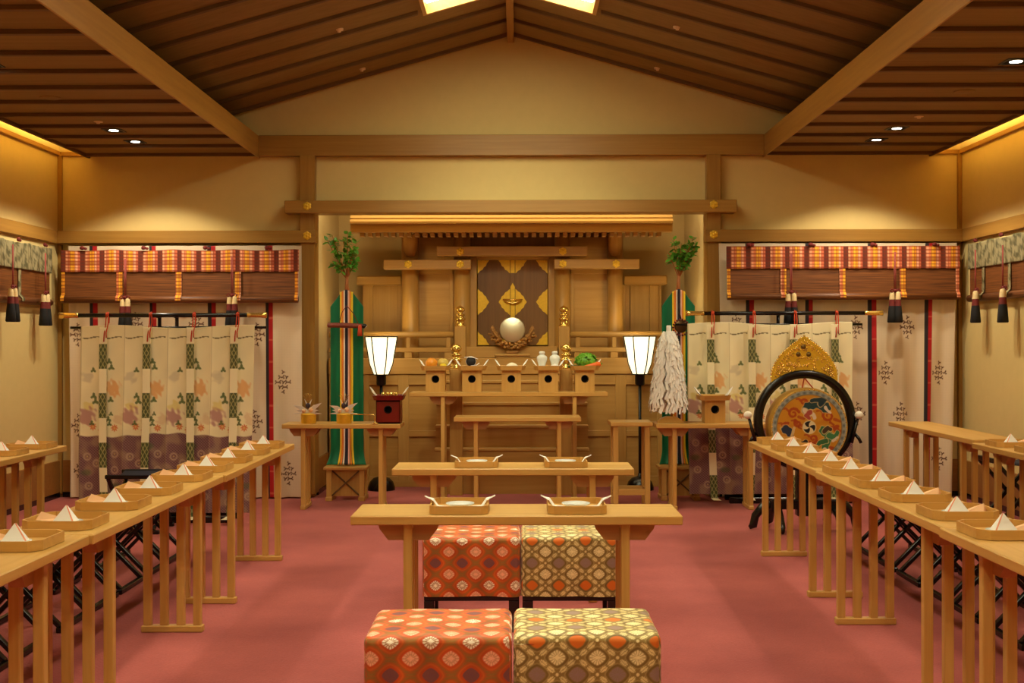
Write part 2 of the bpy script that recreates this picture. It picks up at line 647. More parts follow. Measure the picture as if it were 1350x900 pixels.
# vault
b = MB()
for s in (-1, 1):
    def zz(x): return ZR - SL * abs(x - XRG)
    xe = XRG + s * 3.15
    sky = []
    # boards, left open where the skylight boxes sit
    SX0, SX1 = (0.20, 0.66)
    SKY = [(7.2, 9.04), (4.5, 6.34), (1.8, 3.64), (-0.9, 0.94)]
    strips = []
    ys = [YF]
    for (a, c) in sorted(SKY):
        ys += [a, c]
    ys.append(YB)
    xa, xb = XRG + s * SX0, XRG + s * SX1

    def slab(x0, x1, y0, y1):
        p = [(x0, zz(x0)), (x1, zz(x1)), (x1, zz(x1) + 0.03), (x0, zz(x0) + 0.03)]
        b.prism(p, y0, y1, 'Y')
    slab(XRG, xa, YF, YB)
    slab(xb, xe, YF, YB)
    for k in range(0, len(ys), 2):
        slab(xa, xb, ys[k], ys[k + 1])
    for y in bat_y:
        if y < YF + 0.05:
            continue
        insky = any(a - 0.02 < y < c + 0.02 for a, c in SKY)
        segs = [(XRG, xa - s * 0.03), (xb + s * 0.03, xe)] if insky else [(XRG, xe)]
        for x0, x1 in segs:
            p = [(x0, zz(x0) - 0.026), (x1, zz(x1) - 0.026), (x1, zz(x1)), (x0, zz(x0))]
            b.prism(p, y - 0.017, y + 0.017, 'Y', 1)
    # closing board behind the beam
    b.box(xe - 0.02, xe + 0.02, YF, YB, 3.035, zz(xe) + 0.05)
    b.box(BXL - 0.16 if s < 0 else BXR + 0.14, xe, YF, YB, 3.035, 3.06)
struct(b.build('ceiling_vault', [M['board'], M['batten']]))
struct(MB().box(XRG - 0.03, XRG + 0.03, YF, YB, ZR - 0.06, ZR, 0.003).build('trim_1', M['beam_y']))
# long beams at the foot of the vault, and the tie beam across the back wall
ZB0, ZB1 = ZC - 0.012, PZ(178, 10.35)
struct(MB().box(BXL - 0.14, BXL, YF, YB, ZC + 0.031, ZB1, 0.004).box(BXL - 0.0135, BXL, YF, YB, ZC - 0.028, ZC + 0.04, 0.003).build('trim_2', M['beam_y']))
struct(MB().box(BXR, BXR + 0.14, YF, YB, ZC + 0.031, ZB1, 0.004).box(BXR, BXR + 0.0135, YF, YB, ZC - 0.028, ZC + 0.04, 0.003).build('trim_3', M['beam_y']))
struct(MB().box(BXL, BXR, YB - 0.08, YB, ZB0 - 0.005, ZB1, 0.004).build('trim_4', M['beam_x']))
# posts either side of the alcove
PL0, PL1 = PX(395.5, 10.3), PX(415, 10.3)
PR0, PR1 = PX(932.5, 10.3), PX(951, 10.3)
struct(MB().box(PL0, PL1, YB - 0.1, YB + 0.11, 0.03, ZB0, 0.004).build('trim_5', M['beam_z']))
struct(MB().box(PR0, PR1, YB - 0.1, YB + 0.11, 0.03, ZB0, 0.004).build('trim_6', M['beam_z']))
# lintel over the alcove
LZ0, LZ1 = PZ(280, 10.22), PZ(263.5, 10.22)
struct(MB().box(PX(375, 10.22), PX(972, 10.22), YB - 0.18, YB + 0.02, LZ0, LZ1, 0.005).build('trim_7', M['beam_x']))
# picture rail all round
RZ0, RZ1 = PZ(319.5, 10.28), PZ(303, 10.28)
struct(MB().box(XL, PX(417, 10.27), YB - 0.13, YB, RZ0, RZ1, 0.004).build('trim_8', M['beam_x']))
struct(MB().box(PX(930.5, 10.27), XR, YB - 0.13, YB, RZ0, RZ1, 0.004).build('trim_9', M['beam_x']))
struct(MB().box(XL, XL + 0.035, YF, YB - 0.13, RZ0, RZ1, 0.004).build('trim_10', M['beam_y']))
struct(MB().box(XR - 0.035, XR, YF, YB - 0.13, RZ0, RZ1, 0.004).build('trim_11', M['beam_y']))
# thin corner posts
struct(MB().box(XL, XL + 0.035, YB - 0.035, YB, 0.03, ZC, 0.003).build('trim_12', M['beam_z']))
struct(MB().box(XR - 0.035, XR, YB - 0.035, YB, 0.03, ZC, 0.003).build('trim_13', M['beam_z']))
# cove: strip where wall and ceiling part, with its lit upper box
for s, x, nm in ((1, XL, 'left'), (-1, XR, 'right')):
    c = MB()
    c.box(x, x + s * 0.62, YF, YB, 3.22, 3.25)
    c.box(x + s * 0.6, x + s * 0.62, YF, YB, ZC + 0.03, 3.25)
    c.box(x + s * COVE, x + s * (COVE + 0.02), YF, YB - 0.03, ZC + 0.03, ZC + 0.06)
    struct(c.build('ceiling_cove_' + nm, M['wall']))
    t = MB()
    t.box(x, x + s * 0.028, YF, YB - 0.04, ZC - 0.005, ZC + 0.032, 0.003)
    t.box(x, x + s * (COVE - 0.002), YB - 0.028, YB, ZC - 0.005, ZC + 0.032, 0.003)
    struct(t.build('trim_%d' % (14 if s > 0 else 15), M['beam_y']))
# dado panels and dark plinth
DH = 0.325
dd = [('left', (XL, XL + 0.02, YF, YB - 0.036)), ('right', (XR - 0.02, XR, YF, YB - 0.036)),
      ('back_left', (XL + 0.036, PL0 - 0.001, YB - 0.02, YB)), ('back_right', (PR1 + 0.001, XR - 0.036, YB - 0.02, YB)),
      ('alcove_left', (AX0, AX0 + 0.02, YB + 0.115, 11.07)), ('alcove_right', (AX1 - 0.02, AX1, YB + 0.115, 11.07))]
for nm, (x0, x1, y0, y1) in dd:
    b = MB()
    b.box(x0, x1, y0, y1, 0.045, DH, 0.002)
    b.box(x0, x1, y0, y1, 0.0, 0.045, 0, 1)
    struct(b.build('baseboard_' + nm, [M['dado'], M['black']]))

# skylight boxes in the vault
for s, side in ((-1, 'left'), (1, 'right')):
    for k, (y0, y1) in enumerate(SKY):
        xa, xb = XRG + s * SX0, XRG + s * SX1
        def zz(x): return ZR - SL * abs(x - XRG)
        t = thing('skylight', '', 'ceiling light', (0, 0, 0), 0, 'lit skylights in the vault')
        t['label'] = ('lit skylight in the %s slope of the vault, nearest the altar' % side) if k == 0 else \
            ('lit skylight in the %s slope of the vault, %s from the altar' % (side, ORD[k]))
        fr = MB()
        hgt = 0.10
        for (x, sgn) in ((xa, 1), (xb, -1)):
            fr.prism([(x, zz(x) - 0.012), (x + s * sgn * 0.03, zz(x + s * sgn * 0.03) - 0.012), (x + s * sgn * 0.03, zz(x) + hgt), (x, zz(x) + hgt)], y0, y1, 'Y')
        for (ya, yb) in ((y0, y0 + 0.03), (y1 - 0.03, y1)):
            fr.prism([(xa, zz(xa) - 0.012), (xb, zz(xb) - 0.012), (xb, zz(xb) + hgt), (xa, zz(xa) + hgt)], ya, yb, 'Y')
        fr.build('frame', M['hy'], t)
        pn = MB().prism([(xa, zz(xa) + 0.07), (xb, zz(xb) + 0.07), (xb, zz(xb) + 0.08), (xa, zz(xa) + 0.08)], y0, y1, 'Y')
        pn.build('diffuser', M['diffuser'], t)

# ceiling fittings
def downlight(x, y, label):
    t = thing('downlight', label, 'ceiling light', (x, y, ZC), 0, 'square downlights in the side ceilings')
    b = MB()
    q = 0.075
    for (x0, x1, y0, y1) in ((-q, q, -q, -q + 0.014), (-q, q, q - 0.014, q), (-q, -q + 0.014, -q + 0.014, q - 0.014), (q - 0.014, q, -q + 0.014, q - 0.014)):
        b.box(x0, x1, y0, y1, -0.006, 0.0, 0.001)
    b.build('frame', M['blackm'], t)
    MB().box(-q + 0.016, q - 0.016, -q + 0.016, q - 0.016, -0.003, -0.0005).build('baffle', M['hole'], t)
    MB().lathe([(0.0, -0.0045), (0.036, -0.0045), (0.036, -0.003)], n=20).build('lens', M['bulb'], t)
    return t


def lamp(kind, name, loc, energy, rgb, **kw):
    ld = bpy.data.lights.new(name, kind)
    ld.energy = energy
    ld.color = rgb
    for k, v in kw.items():
        if k not in ('rot',):
            setattr(ld, k, v)
    o = bpy.data.objects.new(name, ld)
    COL.objects.link(o)
    o.location = loc
    if 'rot' in kw:
        o.rotation_euler = kw['rot']
    return o


WARM = (1.0, 0.90, 0.68)
SPOT_E = 95
for side, xx in (('left', -3.12), ('right', 2.93)):
    for k, yy in enumerate((9.66, 9.14, 6.96, 6.44, 4.2, 3.7, 1.5)):
        downlight(xx, yy, 'square black downlight in the %s ceiling, %s from the back wall' % (side, ORD[k]))
        lamp('SPOT', 'downlight_lamp', (xx, yy, ZC - 0.02), SPOT_E * (0.75 if k < 2 else 0.55), WARM, spot_size=math.radians(124), spot_blend=0.3, shadow_soft_size=0.05 if k < 2 else 0.14)
for side, px, py in (('left', 67, 127), ('right', 1272, 122)):
    y = (ZC - CAMZ) * F / (450 - py)
    o = MB().lathe([(0.0, -0.006), (0.062, -0.006), (0.07, -0.003), (0.07, 0.0)], n=28).build('ceiling_speaker', M['board'], None, (PX(px, y), y, ZC))
    tag(o, 'round brown speaker cover in the %s ceiling' % side, 'speaker', 'ceiling speakers')
for px, py, nm in ((447, 39, 'upper left'), (893, 36, 'upper right'), (477, 91, 'lower left'), (867, 90, 'lower right')):
    # on the vault slope: solve depth
    s = -1 if px < 675 else 1
    best = min((abs(P(px, py, 5 + 0.01 * k).z - (ZR - SL * abs(P(px, py, 5 + 0.01 * k).x - XRG))), 5 + 0.01 * k) for k in range(540))[1]
    p = P(px, py, best)
    o = MB().lathe([(0.0, -0.02), (0.012, -0.018), (0.016, -0.004), (0.032, -0.002), (0.032, 0.012)], n=16).build('sprinkler_head', M['ivory'], None, (p.x, p.y, p.z - 0.002))
    tag(o, 'small pale sprinkler head on the vault, %s' % nm, 'sprinkler', 'sprinkler heads on the vault')
for side, px, py in (('left', 130, 159), ('right', 1212, 155)):
    y = (ZC - CAMZ) * F / (450 - py)
    o = MB().lathe([(0.0, -0.016), (0.012, -0.014), (0.016, -0.004), (0.034, -0.002), (0.034, 0.0)], n=16).build('sprinkler_head', M['ivory'], None, (PX(px, y), y, ZC))
    tag(o, 'small pale sprinkler head in the flat %s ceiling' % side, 'sprinkler', 'sprinkler heads in the side ceilings')

# gilt six-petalled nail covers
def nail_cover(px, py, Y, label, r=0.036, parent=None, name='nail_cover'):
    b = MB()
    p = P(px, py, Y)
    for k in range(6):
        a = k * PI / 3 + PI / 6
        b.ell((math.cos(a) * r * 0.62, -0.004, math.sin(a) * r * 0.62), r * 0.44, 0.007, r * 0.44, 10, 6)
    b.lathe([(r * 0.9, 0), (r * 0.8, -0.004), (r * 0.4, -0.007), (r * 0.36, -0.014), (0, -0.016)], (0, 0, 0), 18, 0, 'Y')
    o = b.build(name, M['gold'], parent, p)
    if parent is None:
        tag(o, label, 'ornament', 'gilt nail covers on the wall timbers')
    return o


nail_cover(405, 271.5, YB - 0.18, 'gilt flower nail cover on the left end of the alcove lintel')
nail_cover(941, 269.5, YB - 0.18, 'gilt flower nail cover on the right end of the alcove lintel')
nail_cover(405, 310.5, YB - 0.13, 'gilt flower nail cover on the rail at the left post')
nail_cover(941, 309, YB - 0.13, 'gilt flower nail cover on the rail at the right post')

# ================================================================== lights
for side, x, s in (('left', XL, 1), ('right', XR, -1)):
    lamp('AREA', 'cove_lamp', (x + s * 0.46, 4.4, 3.07), 120, (1.0, 0.79, 0.30), shape='RECTANGLE', size=0.08, size_y=11.6,
         rot=(0, math.radians(180 - 25 * s), 0))
# strip lamp hidden behind the alcove lintel, washing the shrine from above
lamp('AREA', 'alcove_lamp', ((AX0 + AX1) / 2, YB + 0.22, 2.86), 18, (1.0, 0.90, 0.56), shape='RECTANGLE', size=3.2, size_y=0.1, rot=(math.radians(12), 0, 0))
# vault spots over the aisle
for (x, y, e, sz) in ((-0.5, 3.1, 60, 70), (0.35, 3.1, 60, 70), (-0.5, 5.1, 60, 80), (0.35, 5.1, 60, 80), (-0.5, 7.0, 60, 90), (0.35, 7.0, 60, 90)):
    lamp('SPOT', 'vault_lamp', (x, y, ZR - SL * abs(x - XRG) - 0.05), e * 0.6, (1.0, 0.98, 0.76), spot_size=math.radians(sz), spot_blend=0.8, shadow_soft_size=0.08)

# narrow spots in the vault over the brocade stools
for y in (3.75, 5.55):
    lamp('SPOT', 'stool_lamp', (-0.1, y, ZR - 0.1), 320, (1.0, 0.96, 0.76), spot_size=math.radians(24), spot_blend=0.9, shadow_soft_size=0.06)
# two unseen spots added in the vault to brighten the altar front
for x in (-0.9, 0.75):
    o_ = lamp('SPOT', 'altar_fill', (x, 7.0, ZR - SL * abs(x - XRG) - 0.06), 105, (1.0, 0.97, 0.66), spot_size=math.radians(44), spot_blend=0.9, shadow_soft_size=0.08)
    d_ = Vector((-0.05, 11.1, 1.35)) - o_.location
    o_.rotation_euler = d_.to_track_quat('-Z', 'Y').to_euler()

#SECTION_TABLES
# ================================================================== tables
def make_table(L, label, W=0.33, H=0.70, name='table', tr=None):
    t = thing(name, label, 'table')
    th = 0.036
    MB().box(-L / 2, L / 2, -W / 2, W / 2, H - th, H, 0.004).build('tabletop', M['hx'], t)
    tx = tr if tr else L / 2 - 0.3 * L / 1.8
    for s in (-1, 1):
        cx = s * tx
        c = MB()
        zt = H - th
        poly = [(cx - 0.118, zt), (cx + 0.118, zt), (cx + 0.112, zt - 0.022), (cx + 0.078, zt - 0.066), (cx - 0.078, zt - 0.066), (cx - 0.112, zt - 0.022)]
        c.prism(poly, -W / 2 + 0.062, -W / 2 + 0.112, 'Y')
        c.prism(poly, W / 2 - 0.112, W / 2 - 0.062, 'Y')
        c.build('corbel', M['corbel'], t)
        tn = MB().box(cx - 0.019, cx + 0.019, -W / 2 + 0.045, -W / 2 + 0.0625, zt - 0.018, zt, 0.002)
        tn.build('tenon', M['ivory'], t)
        for k in range(4):
            y = -0.117 + k * 0.078
            MB().box(cx - 0.017, cx + 0.017, y - 0.018, y + 0.018, 0.03, zt, 0.003).build('leg', M['hz'], t)
        MB().box(cx - 0.022, cx + 0.022, -0.144, 0.144, 0.0, 0.032, 0.004).build('foot', M['hy'], t)
    return t


# the couple's two tables facing the altar
t1 = make_table(1.26, 'long pale wooden table nearest the camera, behind it two brocade stools', tr=0.415)
T1C = P(681, 690, 4.48)
t1.location = (T1C.x, 4.48 + 0.165, 0)
t1.rotation_euler.z = math.radians(-0.25)
t2 = copy_tree(t1)
t2['label'] = 'long pale wooden table with two trays, second from the camera'
t2.location = (PX(676, 6.14), 6.14 + 0.165, 0)
# narrow table in front of the offering table
t3 = make_table(1.05, 'short pale wooden table standing empty in front of the altar steps', H=0.735, tr=0.345)
t3.location = (PX(682, 9.75), 9.75 + 0.165, 0)
# table with the five offering stands
t4 = make_table(1.70, 'long wooden table holding five offering stands at the altar', H=0.925, W=0.30, tr=0.565)
t4.location = (PX(670.5, 10.12), 10.12 + 0.15, 0)
# left and right side tables by the alcove posts
t5 = make_table(0.96, 'wooden side table with gilt sake vessels in front of the left post', H=0.695, tr=0.315)
t5.location = (PX(449.5, 9.55), 9.55 + 0.165, 0)
t6 = make_table(0.92, 'wooden side table holding the white paper wand and plain offering stand', H=0.695, tr=0.308)
t6.location = (PX(940.5, 9.52), 9.52 + 0.165, 0)

# small square stand between altar and right side table
ss = thing('side_stand', 'small square wooden stand beside the right floor lantern', 'stand', (PX(835, 9.66) - 0.014, 9.66 + 0.16, 0))
MB().box(-0.172, 0.172, -0.16, 0.16, 0.665, 0.70, 0.004).build('top', M['hx'], ss)
for sx in (-1, 1):
    for sy in (-1, 1):
        MB().box(sx * 0.13 - 0.022, sx * 0.13 + 0.022, sy * 0.12 - 0.022, sy * 0.12 + 0.022, 0, 0.665, 0.003).build('leg', M['hz'], ss)
for sy in (-1, 1):
    MB().box(-0.108, 0.108, sy * 0.12 - 0.012, sy * 0.12 + 0.012, 0.10, 0.15, 0.003).build('stretcher', M['hx'], ss)
for sx in (-1, 1):
    MB().box(sx * 0.13 - 0.012, sx * 0.13 + 0.012, -0.098, 0.098, 0.10, 0.15, 0.003).build('stretcher', M['hy'], ss)

# guests' rows
XLI = -1.445    # aisle edge of the left inner row
XRI = 1.52
proto18 = make_table(1.80, '')
used = []
GL = 'guest tables along the left aisle'
GR = 'guest tables along the right aisle'
LT = [(7.66 - 1.8 * k - 0.9 - 0.004 * k) for k in range(3)]
RTY = [(7.80 - 1.8 * k - 0.9 - 0.004 * k) for k in range(3)]
nmL = ['long guest table on the left of the aisle, end nearest the altar', 'long guest table on the left of the aisle, middle of the row', 'long guest table on the left of the aisle, end nearest the camera']
for k, y in enumerate(LT):
    place(proto18, used, (XLI - 0.165 - 0.012 * k, y, 0), PI / 2, nmL[k], GL)
for k, y in enumerate(RTY):
    place(proto18, used, (XRI + 0.165 - 0.015 * k, y, 0), -PI / 2, nmL[k].replace('left of', 'right of'), GR)
XLO = PX(88, 7.56)
XRO = PX(1284, 7.62)
XRO0 = PX(1170, 9.72)
for k in range(2):
    place(proto18, used, (XLO - 0.165, 7.56 - 0.9 - 1.804 * k, 0), PI / 2, ['guest table in the outer left row against the wall, far end', 'guest table in the outer left row against the wall, near end'][k], 'outer guest tables')
place(proto18, used, (XRO0 + 0.165, 9.70 - 0.9, 0), -PI / 2, 'bare guest table by the right wall in front of the striped curtain', 'outer guest tables')
for k in range(2):
    place(proto18, used, (XRO + 0.165, 7.66 - 0.9 - 1.804 * k, 0), -PI / 2, ['guest table in the outer right row with a tray at its far end', 'guest table in the outer right row, nearest the camera'][k], 'outer guest tables')

# ------------------------------------------------------------------ trays for guests
def oct_ring(w, d, c):
    return [(-w + c, -d), (w - c, -d), (w, -d + c), (w, d - c), (w - c, d), (-w + c, d), (-w, d - c), (-w, -d + c)]


def make_tray(w=0.124, d=0.124, h=0.034, c=0.036, name='tray', wood_='hx'):
    t = thing(name, '', 'tray')
    MB().prism(oct_ring(w - 0.004, d - 0.004, c), 0.0, 0.007, 'Z').build('base', M[wood_], t)
    b = MB()
    o = oct_ring(w, d, c)
    i = oct_ring(w - 0.006, d - 0.006, c - 0.0025)
    vs = [(x, y, 0.001) for x, y in o] + [(x, y, h) for x, y in o] + [(x, y, h) for x, y in i] + [(x, y, 0.006) for x, y in i]
    fs = []
    for k in range(8):
        j = (k + 1) % 8
        for l in range(3):
            fs.append((l * 8 + k, l * 8 + j, (l + 1) * 8 + j, (l + 1) * 8 + k))
        fs.append((24 + k, 24 + j, j, k))
    b.add(vs, fs)
    b.build('rim', M[wood_], t)
    return t


def make_dish(r=0.05):
    b = MB().lathe([(0, 0.0), (r * 0.5, 0.0), (r * 0.55, 0.003), (r, 0.015), (r, 0.018), (r * 0.5, 0.006), (0, 0.006)], n=28)
    return tag(b.build('sake_dish', M['porc']), None, 'dish')


def make_fold():
    """white paper folded to a standing peak with a pink inner edge"""
    b = MB()
    # main peak: thin folded sheet with front and back leaves
    vs = [(-0.046, -0.024, 0.0), (0.042, -0.026, 0.0), (0.048, 0.020, 0.0), (-0.040, 0.024, 0.0), (0.0, 0.0, 0.064), (0.0055, 0.001, 0.0632), (0.0485, -0.0235, 0.0)]
    fs = [(0, 1, 4), (1, 6, 5, 4), (6, 2, 5), (2, 3, 5), (3, 4, 5), (3, 0, 4), (3, 2, 6, 1, 0)]
    b.add(vs, fs)
    b.mi[1] = 1
    return tag(b.build('folded_paper', [M['white'], M['pink']]), None, 'paper')


def make_packet():
    b = MB()
    # folded peach packet: shallow tent of two leaves
    vs = [(-0.050, -0.022, 0), (0.040, -0.020, 0.004), (0.062, 0.020, 0.012), (-0.045, 0.022, 0), (-0.030, -0.002, 0.014), (0.046, 0.004, 0.040)]
    fs = [(0, 1, 5, 4), (2, 3, 4, 5), (0, 4, 3), (1, 2, 5), (3, 2, 1, 0)]
    b.add(vs, fs)
    return tag(b.build('paper_packet', M['peach']), None, 'paper')


tray_p, tray_u = make_tray(), []
dish_p, dish_u = make_dish(), []
fold_p, fold_u = make_fold(), []
pack_p, pack_u = make_packet(), []
HT = 0.701


def setting(x, y, side, where, grp, k):
    s = 1 if side == 'left' else -1      # aisle direction
    place(tray_p, tray_u, (x, y, HT), 0, 'eight-sided wooden tray on %s' % where, grp + ', trays')
    jr = random.Random(k * 7 + (3 if s > 0 else 11))
    place(dish_p, dish_u, (x + s * 0.022 + jr.uniform(-.004, .004), y - 0.052, HT + 0.0075), 0, 'white dish under the folded paper on %s' % where, grp + ', dishes')
    f = place(fold_p, fold_u, (x + s * 0.018, y - 0.052, HT + 0.0262), (0 if s > 0 else PI) + jr.uniform(-0.2, 0.2), 'white peaked folded paper on %s' % where, grp + ', folded papers')
    if s < 0:
        f.rotation_euler.z = jr.uniform(-0.15, 0.15)
        f.scale = (-0.84, 0.84, 0.86)
    else:
        f.scale = (0.84, 0.84, 0.86)
    place(pack_p, pack_u, (x - s * 0.056, y + (0.035 if s > 0 else -0.0), HT + 0.0075), (PI if s > 0 else 0) + jr.uniform(-0.1, 0.1) + 0.12 * s, 'peach folded packet in the tray on %s' % where, grp + ', packets')


LY = [7.38, 6.97, 6.52, 6.09, 5.68, 5.18, 4.74, 4.25, 3.83]
RY = [7.62, 7.17, 6.74, 6.29, 5.90, 5.40, 4.95, 4.46, 4.03]
for k, y in enumerate(LY):
    setting(XLI - 0.15 - 0.004 * k, y, 'left', 'the left inner row, %s from the altar end' % ORD[k], 'left inner row', k)
for k, y in enumerate(RY):
    setting(XRI + 0.16 - 0.004 * k, y, 'right', 'the right inner row, %s from the altar end' % ORD[k], 'right inner row', k)
for k, y in enumerate([7.38, 6.95]):
    setting(XLO - 0.15, y, 'left', 'the outer left row, %s from its far end' % ORD[k], 'outer left row', k)
for k, y in enumerate([7.42, 6.98]):
    setting(XRO + 0.15, y, 'right', 'the outer right row, %s from its far end' % ORD[k], 'outer right row', k)

# trays of the couple
ctray_p, ctray_u = make_tray(0.112, 0.13, 0.032, 0.024, 'tray'), []
cdish_p, cdish_u = make_dish(0.056), []


def horn(mb, s, pts, wd, gut):
    """a paper corner curling up to one side, creased along its middle"""
    vs = []
    for (x, z), w_, g in zip(pts, wd, gut):
        vs += [(s * x, -w_, z + g), (s * x, 0.0, z), (s * x, w_, z + g)]
    n = len(vs)
    vs += [(v[0] - s * 0.0012, v[1], v[2] + 0.0012) for v in vs]
    fs = []
    for i in range(len(pts) - 1):
        for j in (0, 1):
            a = 3 * i + j
            fs += [(a, a + 1, a + 4, a + 3), (n + a, n + a + 3, n + a + 4, n + a + 1)]
        fs += [(3 * i, 3 * i + 3, n + 3 * i + 3, n + 3 * i), (3 * i + 2, n + 3 * i + 2, n + 3 * i + 5, 3 * i + 5)]
    e = n - 3
    fs += [(e, e + 1, n + e + 1, n + e), (e + 1, e + 2, n + e + 2, n + e + 1), (0, n, n + 1, 1), (1, n + 1, n + 2, 2)]
    mb.add(vs, fs)


def make_horns():
    """sheet of white paper under the dish, its two ends turned up over the rim"""
    t = MB()
    for s in (-1, 1):
        horn(t, s, [(0.05, 0.0), (0.084, 0.003), (0.105, 0.034), (0.138, 0.050)], [0.05, 0.045, 0.036, 0.002], [0.0, 0.0, 0.0, -0.004])
    t.box(-0.05, 0.05, -0.035, 0.035, 0.0, 0.0012)
    return tag(t.build('folded_paper', M['white']), None, 'paper')


horn_p, horn_u = make_horns(), []
for k, (px, Y, nm) in enumerate(((604.5, 4.48, 'left tray of the nearest table'), (760.5, 4.48, 'right tray of the nearest table'),
                                 (627.5, 6.14, 'left tray of the second table'), (746, 6.14, 'right tray of the second table'))):
    x, y = PX(px, Y + 0.06), Y + 0.155
    place(ctray_p, ctray_u, (x, y, HT), 0, 'wooden tray with cut corners, ' + nm, 'trays of the couple')
    place(horn_p, horn_u, (x, y + 0.0, HT + 0.0075), 0.06 * (-1) ** k, 'white paper with turned up ends in the ' + nm, 'papers of the couple')
    place(cdish_p, cdish_u, (x, y + 0.005, HT + 0.0095), 0, 'white sake dish in the ' + nm, 'dishes of the couple')

# ------------------------------------------------------------------ folding stools behind the rows
def make_fold_stool():
    t = thing('folding_stool', '', 'stool')
    Hs, hw, L = 0.42, 0.18, 0.192
    for s in (-1, 1):
        MB().bar((s * hw, -L, 0.014), (s * hw, L, 0.014), 0.03, 0.028, 0.004).build('floor_rail', M['black'], t)
        MB().bar((s * hw, -L, Hs - 0.014), (s * hw, L, Hs - 0.014), 0.026, 0.028, 0.004).build('seat_rail', M['black'], t)
        for y in (-0.170, 0.170):
            o = 0.0 if s > 0 else 0.022
            yy = y + (o if y < 0 else -o)
            MB().bar((s * hw, yy, 0.026), (-s * hw, yy, Hs - 0.026), 0.022, 0.028, 0.003, up=(0, 1, 0)).build('leg', M['black'], t)
    n = 12
    b = MB()
    vs, fs = [], []
    for i in range(n + 1):
        u = -1 + 2 * i / n
        z = Hs + 0.002 - 0.035 * (1 - u * u)
        for y in (-0.17, 0.17):
            vs += [(u * (hw + 0.012), y, z), (u * (hw + 0.012), y, z - 0.006)]
    for i in range(n):
        a, c = i * 4, (i + 1) * 4
        fs += [(a, c, c + 2, a + 2), (a + 1, a + 3, c + 3, c + 1), (a, a + 1, c + 1, c), (a + 2, c + 2, c + 3, a + 3)]
    fs += [(0, 2, 3, 1), (n * 4, n * 4 + 1, n * 4 + 3, n * 4 + 2)]
    b.add(vs, fs, 0, True)
    b.build('seat', M['navy'], t)
    return t


fs_p, fs_u = make_fold_stool(), []
for k, y in enumerate(LY):
    place(fs_p, fs_u, (-2.325, y + 0.03, 0), 0, 'black folding stool behind the left inner row, %s from the altar end' % ORD[k], 'folding stools behind the left row')
for k, y in enumerate(RY):
    place(fs_p, fs_u, (2.40, y - 0.02, 0), 0, 'black folding stool behind the right inner row, %s from the altar end' % ORD[k], 'folding stools behind the right row')
for k, y in enumerate((8.62,)):
    o_ = place(fs_p, fs_u, (3.62, y, 0), 0, 'black folding stool between the bare right table and the wall', 'folding stools by the right wall')
    o_.scale = (1.1, 1.0, 1.22)
place(fs_p, fs_u, (-2.73, 8.55, 0), PI / 2, 'black folding stool standing before the left cloth screen beyond the table end', 'folding stools behind the left row')

